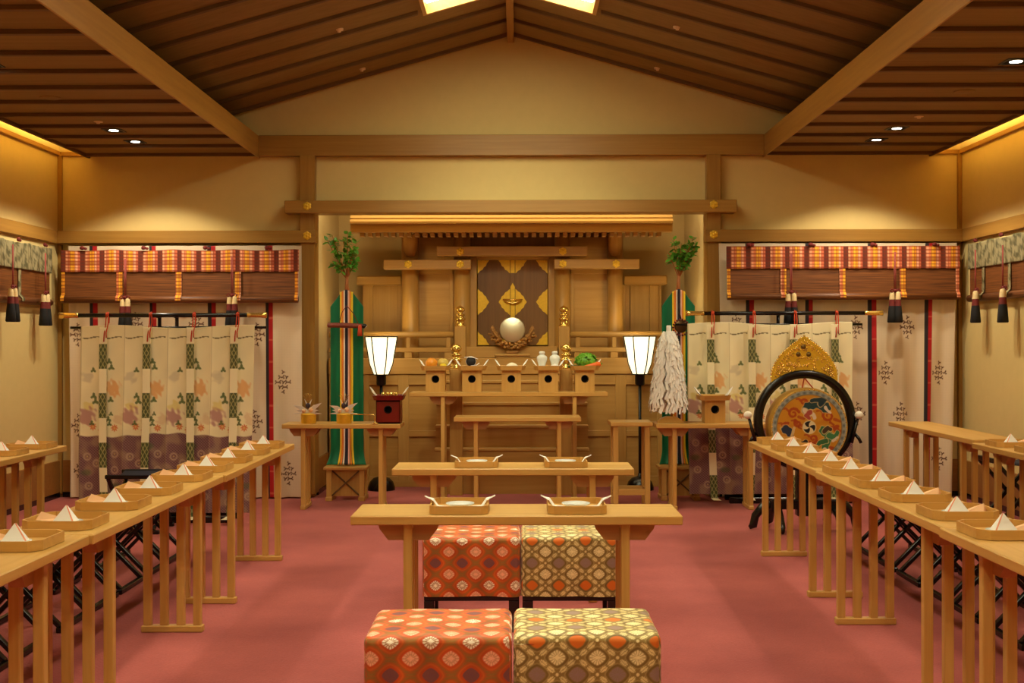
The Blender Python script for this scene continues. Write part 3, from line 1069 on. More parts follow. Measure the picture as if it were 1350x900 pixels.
#SECTION_STOOLS
# ================================================================== brocade stools
def brocade(u, v, kind):
    c, hr = 0.125, 0.0525
    A, B_ = 0.0265, 0.0235
    j0 = np.round(v / hr)
    best = np.full(u.shape, 9.0)
    bj = np.zeros(u.shape)
    bdu = np.zeros(u.shape); bdv = np.zeros(u.shape)
    for dj in (-1, 0, 1):
        j = j0 + dj
        off = np.where(np.mod(j, 2) > 0.5, 0.5 * c, 0.0)
        k = np.round((u - off) / c)
        du = u - off - k * c
        dv = v - j * hr
        mm = (np.abs(du) / A) ** 1.45 + (np.abs(dv) / B_) ** 1.45
        tk = mm < best
        best = np.where(tk, mm, best); bj = np.where(tk, j, bj)
        bdu = np.where(tk, du, bdu); bdv = np.where(tk, dv, bdv)
    r = np.mod(bj, 4)
    ang = np.arctan2(bdv, bdu)
    pet = 0.5 + 0.5 * np.cos(ang * 14)
    rad = np.hypot(bdu, bdv)
    inside = np.clip((1.0 - best) / 0.12 + 0.5, 0, 1)
    n1 = vnoise(u * 9, v * 9, 3)
    shp = u.shape + (3,)

    def halfcell(x, p):
        return np.abs(np.mod(x + p / 2, p) - p / 2)
    # position inside the lattice cell: saddles lie midway between medallions of one row
    if kind == 'orange':
        col = np.ones(shp) * np.array((186, 84, 26.0))
        hatch = 0.5 + 0.5 * np.sin(2 * PI * v / 0.0105 + 1.5 * np.sin(2 * PI * u / c))
        olive = np.clip((best - 1.9) / 0.7, 0, 1)
        col = blend(col, olive * (0.55 + 0.35 * hatch), (136, 106, 48))
        col = blend(col, np.clip((best - 2.9) / 0.4, 0, 1) * 0.55 * hatch, (178, 120, 56))
        ln = np.exp(-((best - 1.75) / 0.22) ** 2)
        col = blend(col, ln * 0.45, (222, 108, 36))
        out = np.exp(-((best - 1.18) / 0.2) ** 2)
        col = blend(col, out * 0.65, (206, 66, 20))
        col = col * (1 + 0.10 * n1[..., None])
        mcol = np.where((r == 0)[..., None], np.array((252, 240, 212.0)), np.where((r == 2)[..., None], np.array((122, 74, 74.0)), np.array((244, 178, 142.0))))
        dk = np.where(r == 0, 0.75, np.where(r == 2, 0.15, 0.35)) * np.clip(pet * 1.8 - 0.7, 0, 1) * np.clip((rad - 0.004) / 0.003, 0, 1)
        ring_ = np.exp(-((best - 0.42) / 0.09) ** 2) * np.where(r == 0, 0.5, np.where(r == 2, 0.1, 0.25))
        dk = np.clip(dk + ring_, 0, 0.9)
        mcol = mcol * (1 - dk[..., None]) + np.array((150, 84, 34.0)) * dk[..., None]
    else:
        col = np.ones(shp) * np.array((140, 114, 58.0))
        leaf = np.zeros(u.shape)
        # fern like leaves along the diagonals between medallions, two to a side
        tx, tz = c / 2, hr
        for sx in (-1, 1):
            for sz in (-1, 1):
                mx_, mz_ = sx * c / 4, sz * hr / 2
                ex, ez_ = -sx * tx, sz * tz          # the diagonal running past the medallion
                L = math.hypot(ex, ez_)
                ex, ez_ = ex / L, ez_ / L
                al = (bdu - mx_) * ex + (bdv - mz_) * ez_
                ac = -(bdu - mx_) * ez_ + (bdv - mz_) * ex
                for o_ in (-0.0155, 0.0155):
                    q_ = ((al - o_) / 0.0150) ** 2 + (ac / 0.0085) ** 2
                    ser = 1 + 0.22 * np.sin(al * 2 * PI / 0.0055)
                    lf_ = np.clip((ser - q_) * 3, 0, 1) * np.where(np.abs(ac) < 0.0011, 0.35, 1.0)
                    leaf = np.maximum(leaf, lf_)
        col = blend(col, leaf * 0.92, (232, 212, 146))
        # small rosettes where the diagonals cross
        for (ox, oz) in ((c / 2, 0.0), (0.0, hr)):
            d1 = np.hypot(np.abs(bdu) - ox, np.abs(bdv) - oz)
            col = blend(col, np.clip((0.0062 - d1) * 500, 0, 1) * 0.9, (234, 214, 150))
        out = np.exp(-((best - 1.35) / 0.2) ** 2)
        col = blend(col, out * 0.8, (112, 88, 42))
        ln = np.exp(-((best - 1.75) / 0.14) ** 2)
        col = blend(col, ln * 0.45, (206, 184, 118))
        col = col * (1 + 0.06 * n1[..., None])
        mcol = np.where((r == 0)[..., None], np.array((214, 110, 28.0)), np.where((r == 2)[..., None], np.array((148, 118, 108.0)), np.array((242, 224, 164.0))))
        dk = np.where(r == 0, 0.0, np.where(r == 2, 0.3, 0.55)) * np.clip(pet * 1.8 - 0.7, 0, 1) * np.clip((rad - 0.004) / 0.003, 0, 1)
        mcol = mcol * (1 - dk[..., None]) + np.array((136, 110, 56.0)) * dk[..., None]
    mk = inside[..., None]
    col = col * (1 - mk) + mcol * mk
    return np.clip(col, 0, 255)


def make_brocade_stool(kind, label, loc, seed=0, rz=0.0):
    W, D, z0, z1, R = 0.2305, 0.19, 0.17, 0.452, 0.028
    t = thing('brocade_stool', label, 'stool', loc, rz, 'square brocade stools')
    st = 0.0026

    def rounded(p):
        x, y, z = p[..., 0], p[..., 1], p[..., 2]
        ix = np.clip(x, -W + R, W - R); iy = np.clip(y, -D + R, D - R); iz = np.minimum(z, z1 - R)
        dx, dy, dz = x - ix, y - iy, np.maximum(z - iz, 0)
        l = np.sqrt(dx * dx + dy * dy + dz * dz)
        k = np.where(l > 1e-6, R / np.maximum(l, 1e-6), 0)
        k = np.where(l > 1e-6, k, 0)
        q = np.stack([ix + dx * k, iy + dy * k, iz + dz * k], -1)
        # the cloth cover swells and sags a little
        q[..., 2] += np.where(z > z1 - 0.03, 0.004 * vnoise(x * 2.2, y * 2.2, seed + 1), 0)
        q[..., 2] += np.where(z < z0 + 0.05, 0.003 * vnoise(x * 3, y * 3, seed + 2), 0)
        q[..., 1] += np.where(np.abs(y) > D - 0.002, 0.003 * vnoise(x * 3, z * 3, seed + 4), 0)
        return q
    nx, ny, nz = int(2 * W / st), int(2 * D / st), int((z1 - z0) / st)
    xs, ys, zs = np.linspace(-W, W, nx), np.linspace(-D, D, ny), np.linspace(z0, z1, nz)
    gs = []
    ph = 0.021 + seed * 0.011
    X, Z = np.meshgrid(xs, zs)
    gs.append((rounded(np.stack([X, np.full_like(X, -D), Z], -1)), brocade(X + ph, Z - z1 + 0.02, kind)))
    gs.append((rounded(np.stack([X[:, ::-1], np.full_like(X, D), Z], -1)), brocade(X + ph, Z, kind)))
    X, Y = np.meshgrid(xs, ys)
    gs.append((rounded(np.stack([X, Y, np.full_like(X, z1)], -1)), brocade(X + ph, Y + D + 0.02, kind)))
    Y, Z = np.meshgrid(ys, zs)
    gs.append((rounded(np.stack([np.full_like(Y, W), Y, Z], -1)), brocade(Y + ph, Z - z1 + 0.02, kind)))
    gs.append((rounded(np.stack([np.full_like(Y, -W), Y[:, ::-1], Z], -1)), brocade(Y + ph, Z - z1 + 0.02, kind)))
    join_grids('cover', M['vcsilk'], gs, t)
    b = MB()
    a, d = W - 0.008, D - 0.008
    b.box(-a, a, -d, -d + 0.03, z0 - 0.022, z0 + 0.02, 0.003)
    b.box(-a, a, d - 0.03, d, z0 - 0.022, z0 + 0.02, 0.003)
    b.box(-a, -a + 0.03, -d + 0.03, d - 0.03, z0 - 0.022, z0 + 0.02, 0.003)
    b.box(a - 0.03, a, -d + 0.03, d - 0.03, z0 - 0.022, z0 + 0.02, 0.003)
    b.build('frame', M['black'], t)
    for sx in (-1, 1):
        for sy in (-1, 1):
            cx, cy = sx * (a - 0.024), sy * (d - 0.024)
            MB().box(cx - 0.024, cx + 0.024, cy - 0.024, cy + 0.024, 0, z0 - 0.02, 0.003).build('leg', M['black'], t)
    return t


make_brocade_stool('orange', 'orange brocade stool nearest the camera, on the left', (PX(575.8, 3.66), 3.66 + 0.19, 0), 0, 0.003)
make_brocade_stool('cream', 'olive and cream brocade stool nearest the camera, on the right', (PX(774.2, 3.67), 3.67 + 0.19, 0), 1, -0.003)
make_brocade_stool('orange', 'orange brocade stool partly under the front table, left of the pair', (PX(620.5, 5.52), 5.52 + 0.19, 0), 2, 0.01)
make_brocade_stool('cream', 'olive and cream brocade stool partly under the front table, right of the pair', (PX(751.5, 5.52), 5.52 + 0.19, 0), 3, 0.0)

#SECTION_CLOTH
# ================================================================== curtains on the back wall
def motif_mask(u, v, cx, cy, a, b):
    """diamond of small four-petalled sprigs"""
    mk = np.zeros(u.shape)
    for i in range(-2, 3):
        for j in range(-2, 3):
            if abs(i) + abs(j) > 2:
                continue
            x0 = cx + i * a / 2.6 + 0.0
            y0 = cy + j * b / 2.6
            for la in (0.3, 2.4, 4.5):
                an = la + 0.9 * ((i * 2 + j) % 3)
                ca, sa = math.cos(an), math.sin(an)
                lx, ly = x0 + ca * 0.0085, y0 + sa * 0.0105
                du, dv = u - lx, v - ly
                q_ = ((du * ca + dv * sa) / 0.0098) ** 2 + ((-du * sa + dv * ca) / 0.0052) ** 2
                mk = np.maximum(mk, np.clip((1.25 - q_) * 2.5, 0, 1))
    return mk


def make_curtain(label, x0, x1, ztop, stripes, motifs, taper, seed):
    Y0 = 10.245
    z0 = 0.012
    nu, nv = int((x1 - x0) / 0.0055), int((ztop - z0) / 0.006)
    u = np.linspace(x0, x1, nu)
    v = np.linspace(z0, ztop, nv)
    U, V = np.meshgrid(u, v)
    h = (ztop - V) / (ztop - z0)
    X = U + taper(U, h)
    amp = 0.006 + 0.022 * h
    Yd = Y0 + 0.01 + amp * 0.8 * np.sin(2 * PI * (U - x0) / 0.235 + 0.8 * np.sin(V * 1.7 + seed)) + 0.005 * np.sin(2 * PI * (U - x0) / 0.11 + V * 2.3) * h
    Yd = np.clip(Yd, 10.19, 10.37)
    col = np.ones(U.shape + (3,)) * np.array((220, 198, 166.0))
    # woven twill lozenges, very faint
    tw = np.sin(2 * PI * (U + V) / 0.045) * np.sin(2 * PI * (U - V) / 0.045)
    col = col * (1 + 0.010 * tw[..., None])
    for (a, b_) in stripes:
        mid = a + (b_ - a) * 0.45
        col = blend(col, ((U >= a) & (U < mid)).astype(float), (44, 36, 40))
        col = blend(col, ((U >= mid) & (U < b_)).astype(float), (176, 18, 22))
        dots = ((U >= mid) & (U < b_)) * (np.sin(2 * PI * V / 0.19) > 0.97)
        col = blend(col, dots.astype(float) * 0.6, (214, 130, 90))
    for (cx, cz) in motifs:
        m_ = motif_mask(U, V, cx, cz, 0.072, 0.112)
        col = blend(col, m_ * 0.9, (84, 44, 26))
    o = grid_obj('curtain', M['vcsilk'], np.stack([X, Yd, V], -1), col)
    sm = o.modifiers.new('thickness', 'SOLIDIFY')
    sm.thickness = 0.002
    return tag(o, label, 'curtain', 'striped silk curtains on the back wall')


YC = 10.25


def cpx(a): return PX(a, YC)
def cpz(a): return PZ(a, YC)


lst = [(cpx(a), cpx(b)) for a, b in ((118, 128), (196.5, 205), (273, 283.5), (349, 359.5))]
rst = [(cpx(a), cpx(b)) for a, b in ((983, 994.5), (1062, 1072.5), (1144.5, 1155.5), (1220.5, 1230.5))]
lmo = [(cpx(a), cpz(b)) for a, b in ((372, 503), (378, 624), (338, 440), (334, 555), (178, 426), (258, 426), (101, 440), (101, 560), (104, 620))]
rmo = [(cpx(a), cpz(b)) for a, b in ((1197, 432), (1242, 492), (1168, 492), (1188, 546), (1131, 546), (1128, 432), (970, 428), (1244, 605), (1110, 605), (1200, 640))]
make_curtain('beige silk curtain with red and navy stripes on the left back wall', cpx(90), cpx(397.5), cpz(323), lst, lmo, lambda U, h: 0.0 * U + 0.012 * h, 0.3)
make_curtain('beige silk curtain with red and navy stripes on the right back wall', cpx(948), cpx(1262), cpz(321.5), rst, rmo,
             lambda U, h: -0.055 * h * np.clip((U - cpx(1170)) / (cpx(1262) - cpx(1170)), 0, 1) + 0.03 * h * np.clip((cpx(1000) - U) / (cpx(1000) - cpx(948)), 0, 1), 1.4)


# ------------------------------------------------------------------ bamboo blinds
def plaid(u, v):
    per = 0.167
    t = np.mod(u, per) / per
    pal = np.array([(96, 48, 34), (100, 50, 34), (236, 164, 122), (222, 128, 82), (240, 178, 52), (232, 156, 40), (240, 176, 134), (206, 108, 74)], dtype=float)
    k = np.clip((t * 8).astype(int), 0, 7)
    col = pal[k]
    rows = np.mod(v, 0.030) / 0.030
    dark = ((rows < 0.36)).astype(float) * 0.6
    col = blend(col, dark, (120, 40, 22))
    fine = (np.mod(t * 8, 1.0) < 0.18).astype(float) * 0.45
    col = blend(col, fine, (130, 46, 26))
    big = (np.mod(v + 0.02, 0.12) < 0.02).astype(float) * 0.35
    return blend(col, big, (100, 40, 24))


def olive_brocade(u, v):
    col = np.ones(u.shape + (3,)) * np.array((156, 144, 106.0))
    n = vnoise(u * 14, v * 9, 21) + 0.6 * vnoise(u * 30, v * 22, 5)
    col = blend(col, np.clip(n * 1.3 + 0.2, 0, 1), (92, 86, 58))
    vert = (np.mod(u, 0.10) < 0.01).astype(float) * 0.5
    return blend(col, vert, (110, 96, 60))


def make_blind(label, length, Hv, Hb, strips, fn, wavy=True, seed=0, sp=0.006):
    """rolled bamboo blind, local x along its length, hanging below z=0, facing -y"""
    t = thing('bamboo_blind', label, 'blind', group='rolled bamboo blinds')
    nu, nv = int(length / sp), max(6, int(Hv / sp))
    U, V = np.meshgrid(np.linspace(0, length, nu), np.linspace(0, Hv, nv))
    sag = 0.012 * np.abs(np.sin(U * PI / 0.52 + seed)) if wavy else 0 * U
    Z = -V * (1 - sag / Hv) - sag
    Yd = -0.032 + 0.007 * np.sin(U * 2 * PI / 0.167 + seed) * (1 - 0.5 * V / Hv)
    o = grid_obj('valance', M['vc'], np.stack([U, Yd, Z], -1), fn(U, V), t)
    o.modifiers.new('thickness', 'SOLIDIFY').thickness = 0.003
    b = MB()
    b.box(0.01, length - 0.01, -0.020, -0.008, -Hv - Hb + 0.02, -0.01, 0.002)
    b.build('slats', M['bamboo'], t)
    b = MB().tube([(0.008, -0.022, -Hv - Hb), (length - 0.008, -0.022, -Hv - Hb)], 0.030, 14)
    b.build('roll', M['bamboo'], t)
    for x, w_ in strips:
        U, V = np.meshgrid(np.linspace(x - w_ / 2, x + w_ / 2, 12), np.linspace(Hv - 0.01, Hv + Hb + 0.012, 50))
        zz_ = -V
        yy = -0.027 - 0.030 * np.clip((V - (Hv + Hb - 0.045)) / 0.03, 0, 1)
        o = grid_obj('cloth_strip', M['vc'], np.stack([U, yy, zz_], -1), fn(U + 0.09, V), t)
        o.modifiers.new('thickness', 'SOLIDIFY').thickness = 0.003
    # fastening knots along the top
    for x in np.arange(0.19, length, 0.53):
        k = MB().ell((x, -0.045, 0.012), 0.022, 0.014, 0.018, 10, 6)
        k.ell((x + 0.028, -0.045, 0.006), 0.016, 0.012, 0.012, 10, 6)
        k.build('knot', M['tred'], t)
    return t


YBL = 10.20
bl0, bl1 = PX(82, YBL), PX(395, YBL)
ztop = PZ(328, YBL)
Hv, Hb = (357.5 - 328) * YBL / F, (394 - 357.5) * YBL / F
bl = make_blind('bamboo blind with orange plaid valance on the left back wall', bl1 - bl0, Hv, Hb,
                [(PX(a, YBL) - bl0, 0.052) for a in (159, 237, 315)] + [(0.02, 0.03), (bl1 - bl0 - 0.02, 0.03)], plaid, True, 0.4)
bl.location = (bl0, YBL, ztop)
br0, br1 = PX(957, YBL), PX(1264, YBL)
ztopr = PZ(325.5, YBL)
br = make_blind('bamboo blind with orange plaid valance on the right back wall', br1 - br0, Hv, Hb,
                [(PX(a, YBL) - br0, 0.052) for a in (1032, 1109.5, 1189)] + [(0.02, 0.03), (br1 - br0 - 0.02, 0.03)], plaid, False, 1.1)
br.location = (br0, YBL, ztopr)
# side walls
sl = make_blind('bamboo blind with olive valance on the left wall', 4.6, 0.22, 0.25, [(0.32 + 0.52 * k, 0.05) for k in range(8)], olive_brocade, True, 0.2, 0.012)
sl.location = (XL + 0.012, 10.12 - 4.6, PZ(325, 10.1))
sl.rotation_euler.z = PI / 2
sr = make_blind('bamboo blind with olive valance on the right wall', 4.6, 0.22, 0.25, [(0.32 + 0.52 * k, 0.05) for k in range(8)], olive_brocade, True, 0.2, 0.012)
sr.location = (XR - 0.012, 10.12, PZ(322, 10.1))
sr.rotation_euler.z = -PI / 2


# ------------------------------------------------------------------ tassels
def make_tassel(cord):
    t = thing('tassel', '', 'tassel')
    MB().tube([(-0.006, 0, 0.0), (-0.005, 0, cord)], 0.0045, 6).tube([(0.006, 0, 0.0), (0.005, 0, cord)], 0.0045, 6).build('cord', M['cordpink'], t)
    k = MB()
    k.ell((0, -0.004, 0.0), 0.018, 0.014, 0.016, 12, 8)
    for s in (-1, 1):
        k.tube([(0, -0.004, 0.0), (s * 0.03, -0.008, 0.014), (s * 0.045, -0.008, 0.0), (s * 0.03, -0.008, -0.014), (0, -0.004, 0.0)], 0.006, 6)
    k.build('knot', M['tred'], t)
    for s in (-1, 1):
        c = (s * 0.024, -0.006 * s, 0)
        b = MB()
        b.lathe([(0.006, -0.008), (0.017, -0.014), (0.021, -0.04), (0.023, -0.075)], c, 14, 0)
        b.lathe([(0.023, -0.075), (0.025, -0.10), (0.028, -0.13)], c, 14, 1)
        b.lathe([(0.028, -0.13), (0.034, -0.19), (0.040, -0.265), (0.034, -0.272), (0.0, -0.268)], c, 14, 2)
        b.build('skirt', [M['tcream'], M['tred'], M['tblack']], t)
    return t


ta_p, ta_u = make_tassel(0.33), []
for px, py, lab in ((165, 392, 'left tassel on the left back wall blind'), (306, 389, 'right tassel on the left back wall blind'),
                    (1043, 385, 'left tassel on the right back wall blind'), (1180, 383, 'right tassel on the right back wall blind')):
    Y = YBL - 0.108
    p = P(px, py, Y)
    place(ta_p, ta_u, (p.x, Y, p.z), 0, 'cream, red and black ' + lab, 'blind tassels')
for px, py, X, lab in ((17, 378, XL + 0.118, 'tassel on the left wall blind, nearest the camera'), (60, 386, XL + 0.118, 'tassel on the left wall blind, next to the corner'),
                       (1286, 382, XR - 0.118, 'tassel on the right wall blind, next to the corner'), (1322, 379, XR - 0.118, 'tassel on the right wall blind, nearest the camera')):
    # depth where the ray reaches that wall distance
    Y = min((abs(PX(px, 5 + 0.01 * k) - X), 5 + 0.01 * k) for k in range(560))[1]
    p = P(px, py, Y)
    place(ta_p, ta_u, (p.x, Y, p.z), PI / 2, 'cream, red and black ' + lab, 'blind tassels')


# ------------------------------------------------------------------ standing screens of cloth
def kicho_cloth(U, V, n=4):
    """U metres from left edge, V metres from the top"""
    pw = 0.329
    col = np.ones(U.shape + (3,)) * np.array((238, 224, 180.0))
    col = col * (1 + 0.02 * vnoise(U * 4, V * 4, 2)[..., None])
    t = np.mod(U, pw)
    # flowers and clouds repeat panel by panel
    def blob(cx, cy, rx, ry, rgb, k=0.6, seed=1):
        nonlocal col
        d = np.hypot((t - cx) / rx, (V - cy) / ry) + 0.35 * vnoise(U * 16, V * 16, seed)
        col = blend(col, np.clip((1.0 - d) * 2.5, 0, 1) * k, rgb)
    blob(0.05, 0.38, 0.05, 0.05, (196, 180, 150), 0.5, 11)
    blob(0.245, 0.47, 0.065, 0.075, (226, 152, 84), 0.65, 4)
    blob(0.06, 0.60, 0.05, 0.045, (220, 196, 96), 0.5, 9)
    blob(0.05, 0.68, 0.075, 0.075, (172, 116, 112), 0.75, 5)
    blob(0.30, 0.70, 0.05, 0.05, (214, 170, 130), 0.4, 8)
    for cx, cy in ((0.10, 0.755), (0.265, 0.765), (0.17, 0.78)):
        d = np.hypot(t - cx, V - cy)
        an = np.arctan2(V - cy, t - cx)
        col = blend(col, np.clip((0.032 * (0.8 + 0.2 * np.cos(an * 8)) - d) * 160, 0, 1) * 0.85, (214, 112, 62))
        col = blend(col, np.clip((0.010 - d) * 300, 0, 1), (226, 180, 110))
    # green sprigs of three leaves
    for cx, cy, sc in ((0.215, 0.265, 0.02), (0.232, 0.31, 0.02), (0.095, 0.33, 0.018), (0.23, 0.555, 0.02), (0.10, 0.525, 0.02), (0.115, 0.565, 0.022), (0.215, 0.70, 0.02), (0.225, 0.735, 0.016), (0.09, 0.73, 0.018), (0.235, 0.66, 0.014)):
        for a in (0.5, 2.6, 4.7):
            lx, ly = cx + math.cos(a) * sc * 0.62, cy + math.sin(a) * sc * 0.62
            ca, sa = math.cos(a), math.sin(a)
            du, dv = t - lx, V - ly
            q = ((du * ca + dv * sa) / (sc * 0.74)) ** 2 + ((-du * sa + dv * ca) / (sc * 0.52)) ** 2
            col = blend(col, np.clip((1 - q) * 4, 0, 1) * 0.85, (92, 104, 58))
    # purple ground at the bottom with pale flowers and waves
    edge = 0.815 + 0.012 * np.sin(U * 7) + 0.006 * np.sin(U * 31)
    pm = np.clip((V - edge) * 150, 0, 1)
    pcol = np.ones(U.shape + (3,)) * np.array((126, 90, 90.0))
    wv = np.sin(2 * PI * U / 0.022) * np.sin(2 * PI * V / 0.02)
    pcol = pcol * (1 + 0.30 * wv[..., None])
    pcol = blend(pcol, np.clip(vnoise(U * 7, V * 7, 31) * 1.5 + 0.1, 0, 1) * 0.6, (172, 142, 112))
    for cx, cy in ((0.06, 0.98), (0.13, 1.03), (0.27, 0.96), (0.24, 1.16), (0.07, 1.2), (0.30, 1.28), (0.15, 1.32), (0.27, 1.08)):
        d = np.hypot(t - cx, V - cy)
        pcol = blend(pcol, np.exp(-((d - 0.024) / 0.007) ** 2) * 0.75, (198, 168, 140))
        pcol = blend(pcol, np.clip((0.008 - d) * 300, 0, 1) * 0.8, (206, 176, 120))
    for cx, cy in ((0.20, 0.90), (0.05, 1.10), (0.29, 1.2)):
        d = np.hypot((t - cx) / 0.05, (V - cy) / 0.03)
        pcol = blend(pcol, np.clip((1 - d) * 2, 0, 1) * 0.5, (84, 96, 60))
    mk = pm[..., None]
    col = col * (1 - mk) + pcol * mk
    # gathering thread near the top, seams
    th = (np.abs(V - (0.083 + 0.006 * np.sin(2 * PI * U / 0.165))) < 0.0042) & (np.mod(U + 0.02, 0.165) > 0.03)
    col = blend(col, th.astype(float) * 0.9, (96, 82, 44))
    seam = (np.mod(U + 0.0, pw) < 0.006).astype(float)
    return blend(col, seam * 0.4, (150, 124, 80))


def ribbon_cols(U, V, w_):
    col = np.ones(U.shape + (3,)) * np.array((242, 228, 186.0))
    per = 0.37
    ph = np.mod(V - 0.125, per)
    g = (V > 0.125) & (ph < 0.188)
    x = np.abs(np.mod(U / w_ * 2, 1.0) - 0.5) * 2
    lz = np.abs(np.mod(V / 0.055, 1.0) - 0.5) * 2
    d = np.abs(x - lz)
    pat = np.where(d < 0.22, 1.0, 0.0)
    gcol = np.ones(U.shape + (3,)) * np.array((84, 88, 54.0))
    gcol = blend(gcol, pat * 0.75, (186, 176, 116))
    return np.where(g[..., None], gcol, col)


def make_kicho(label, loc, cloth_off, seed):
    t = thing('cloth_screen', label, 'screen', loc, 0, 'standing cloth screens')
    zb = 1.563
    MB().tube([(-0.64, 0, zb), (0.64, 0, zb)], 0.0165, 14).build('crossbar', M['black'], t)
    for s in (-1, 1):
        b = MB().lathe([(0.0165, 0.0), (0.019, 0.004), (0.018, 0.03), (0.020, 0.10), (0.024, 0.145), (0.0, 0.147)], (0, 0, 0), 16, 0, 'X')
        o = b.build('end_cap', M['brass'], t, (s * 0.64, 0, zb))
        if s < 0:
            o.rotation_euler.z = PI
    cx0 = -0.657 + cloth_off
    W = 1.314
    MB().tube([(cx0 - 0.09, 0.012, 1.470), (cx0 + W + 0.085, 0.012, 1.470)], 0.010, 8).build('rod', M['black'], t)
    for x in (-0.04, 0.092):
        MB().tube([(x, 0.045, 0.09), (x, 0.045, zb - 0.005)], 0.014, 10).build('post', M['black'], t)
        MB().box(x - 0.012, x + 0.012, -0.004, 0.052, zb - 0.02, zb + 0.004, 0.003).build('bracket', M['black'], t)
    b = MB()
    b.box(-0.20, 0.25, -0.02, 0.14, 0.05, 0.10, 0.006)
    b.build('base', M['black'], t)
    for y in (-0.05, 0.17):
        MB().box(-0.45, 0.55, y - 0.018, y + 0.018, 0.0, 0.05, 0.006).build('foot', M['black'], t)
    nu, nv = 270, 275
    U, V = np.meshgrid(np.linspace(0, W, nu), np.linspace(0, 1.40, nv))
    h = V / 1.40
    Yd = -0.012 - (0.010 + 0.012 * h) * 0.8 * (1 - np.abs(np.sin(PI * U / 0.1645)) ** 0.7) * np.minimum(1, V * 5) + 0.012 * np.sin(2 * PI * U / 0.66 + seed) * h - 0.05 * h
    Xd = cx0 + U * (1 - 0.012 * h) + 0.006 * h * np.sin(V * 5 + seed)
    Zd = 1.478 - V + 0.012 * np.sin(2 * PI * U / 1.0) * (V < 0.02)
    o = grid_obj('cloth', M['vc'], np.stack([Xd, Yd, Zd], -1), kicho_cloth(U, V), t)
    o.modifiers.new('thickness', 'SOLIDIFY').thickness = 0.002
    for k in range(4):
        rx = cx0 + 0.150 + k * 0.329
        w_ = 0.058
        U, V = np.meshgrid(np.linspace(0, w_, 24), np.linspace(0, 1.56, 300))
        fall = 1.425
        z = 1.470 - V
        # lower end slips forward onto the carpet
        y = -0.045 - 0.02 * V / 1.4 - 0.022 * np.clip(V, 0, 1)
        over = np.clip(V - fall, 0, 1)
        z = np.where(V > fall, 1.470 - fall - 0.0 * V + 0.006 * np.exp(-over * 30), z)
        z = np.maximum(z, 0.006)
        y = y - over * 0.9
        x = rx + U + (0.03 * (-1) ** k) * (V / 1.56) ** 3 - 0.02 * over * (V > fall)
        o = grid_obj('ribbon', M['vc'], np.stack([x, y, z], -1), ribbon_cols(U, V, w_), t)
        o.modifiers.new('thickness', 'SOLIDIFY').thickness = 0.0015
        c = MB()
        c.tube([(rx + 0.045, -0.02, zb + 0.018), (rx + 0.043, -0.03, zb - 0.06), (rx + 0.038, -0.055, zb - 0.16), (rx + 0.036, -0.055, zb - 0.20)], 0.0045, 6)
        c.tube([(rx + 0.058, -0.02, zb + 0.018), (rx + 0.062, -0.03, zb - 0.06), (rx + 0.054, -0.055, zb - 0.13), (rx + 0.056, -0.055, zb - 0.17)], 0.0045, 6)
        c.tube([(rx + 0.045, -0.02, zb + 0.018), (rx + 0.05, 0.0, zb + 0.024), (rx + 0.055, 0.02, zb + 0.01), (rx + 0.05, 0.02, zb - 0.06)], 0.0045, 6)
        c.ell((rx + 0.051, -0.024, zb + 0.004), 0.014, 0.01, 0.014, 10, 6)
        c.build('cord', M['cordred'], t)
    return t


make_kicho('cloth screen of flowered cream cloth on a black stand at the left', (PX(215, 8.95), 8.95, 0), 0.04, 0.3)
make_kicho('cloth screen of flowered cream cloth on a black stand behind the drum', (PX(1034, 9.98), 9.98, 0), -0.118, 1.7).scale = (1.056, 1.0, 1.02)

#SECTION_ALTAR
# ================================================================== the shrine
sh = thing('shrine', 'wooden shrine with gilt doors, steps and eaves filling the alcove', 'shrine', (0, 0, 0))


def spart(mb, name, mat, parent=None):
    return mb.build(name, mat, parent or sh)


YFC = 11.1                                    # panelled front of the platform
ZP = 1.205                                    # platform floor
SX0_, SX1_ = AX0 + 0.022, AX1 - 0.022
spart(MB().box(SX0_, SX1_, YFC, YA - 0.005, 0.0, PZ(493, YFC), 0.0), 'platform_core', M['sx'])
spart(MB().box(SX0_, SX1_, YFC - 0.04, YA - 0.005, PZ(493, YFC), ZP, 0.005), 'platform_floor', M['sx'])
# frame of stiles and rails over the front
def stile(p0, p1):
    spart(MB().box(PX(p0, YFC), PX(p1, YFC), YFC - 0.025, YFC, 0.06, PZ(493, YFC), 0.003), 'stile', M['sz'])


for a, b_ in ((480, 487), (525, 539), (811, 825), (866, 874)):
    stile(a, b_)
for z0, z1 in ((PZ(507, YFC), PZ(493.5, YFC)), (PZ(575, YFC), PZ(567, YFC)), (0.0, 0.10)):
    spart(MB().box(SX0_, SX1_, YFC - 0.022, YFC, z0, z1, 0.003), 'rail', M['sx'])
# six steps
STX0, STX1 = PX(572, 10.6), PX(777, 10.6)
for k in range(1, 6):
    yf = 10.55 + 0.1 * (k - 1)
    z = 0.2 * k
    spart(MB().box(STX0 + 0.006, STX1 - 0.006, yf + 0.016, YFC - 0.04, z - 0.2, z - 0.026, 0.0), 'riser', M['sx'])
    spart(MB().box(STX0, STX1, yf, YFC - 0.03, z - 0.026, z, 0.004), 'tread', M['sx'])


def finial(mb, c, h, r):
    """brass giboshi with its collars"""
    pr = [(0.72, 0.0), (0.95, 0.005), (0.95, 0.06), (0.78, 0.08), (0.78, 0.30), (0.98, 0.32), (0.98, 0.38), (0.70, 0.41), (0.62, 0.50), (0.86, 0.52), (0.86, 0.565),
          (0.48, 0.60), (0.46, 0.66), (0.80, 0.72), (0.90, 0.80), (0.74, 0.88), (0.40, 0.94), (0.12, 0.985), (0.0, 1.0)]
    mb.lathe([(a * r, b_ * h) for a, b_ in pr], c, 20)
    return mb


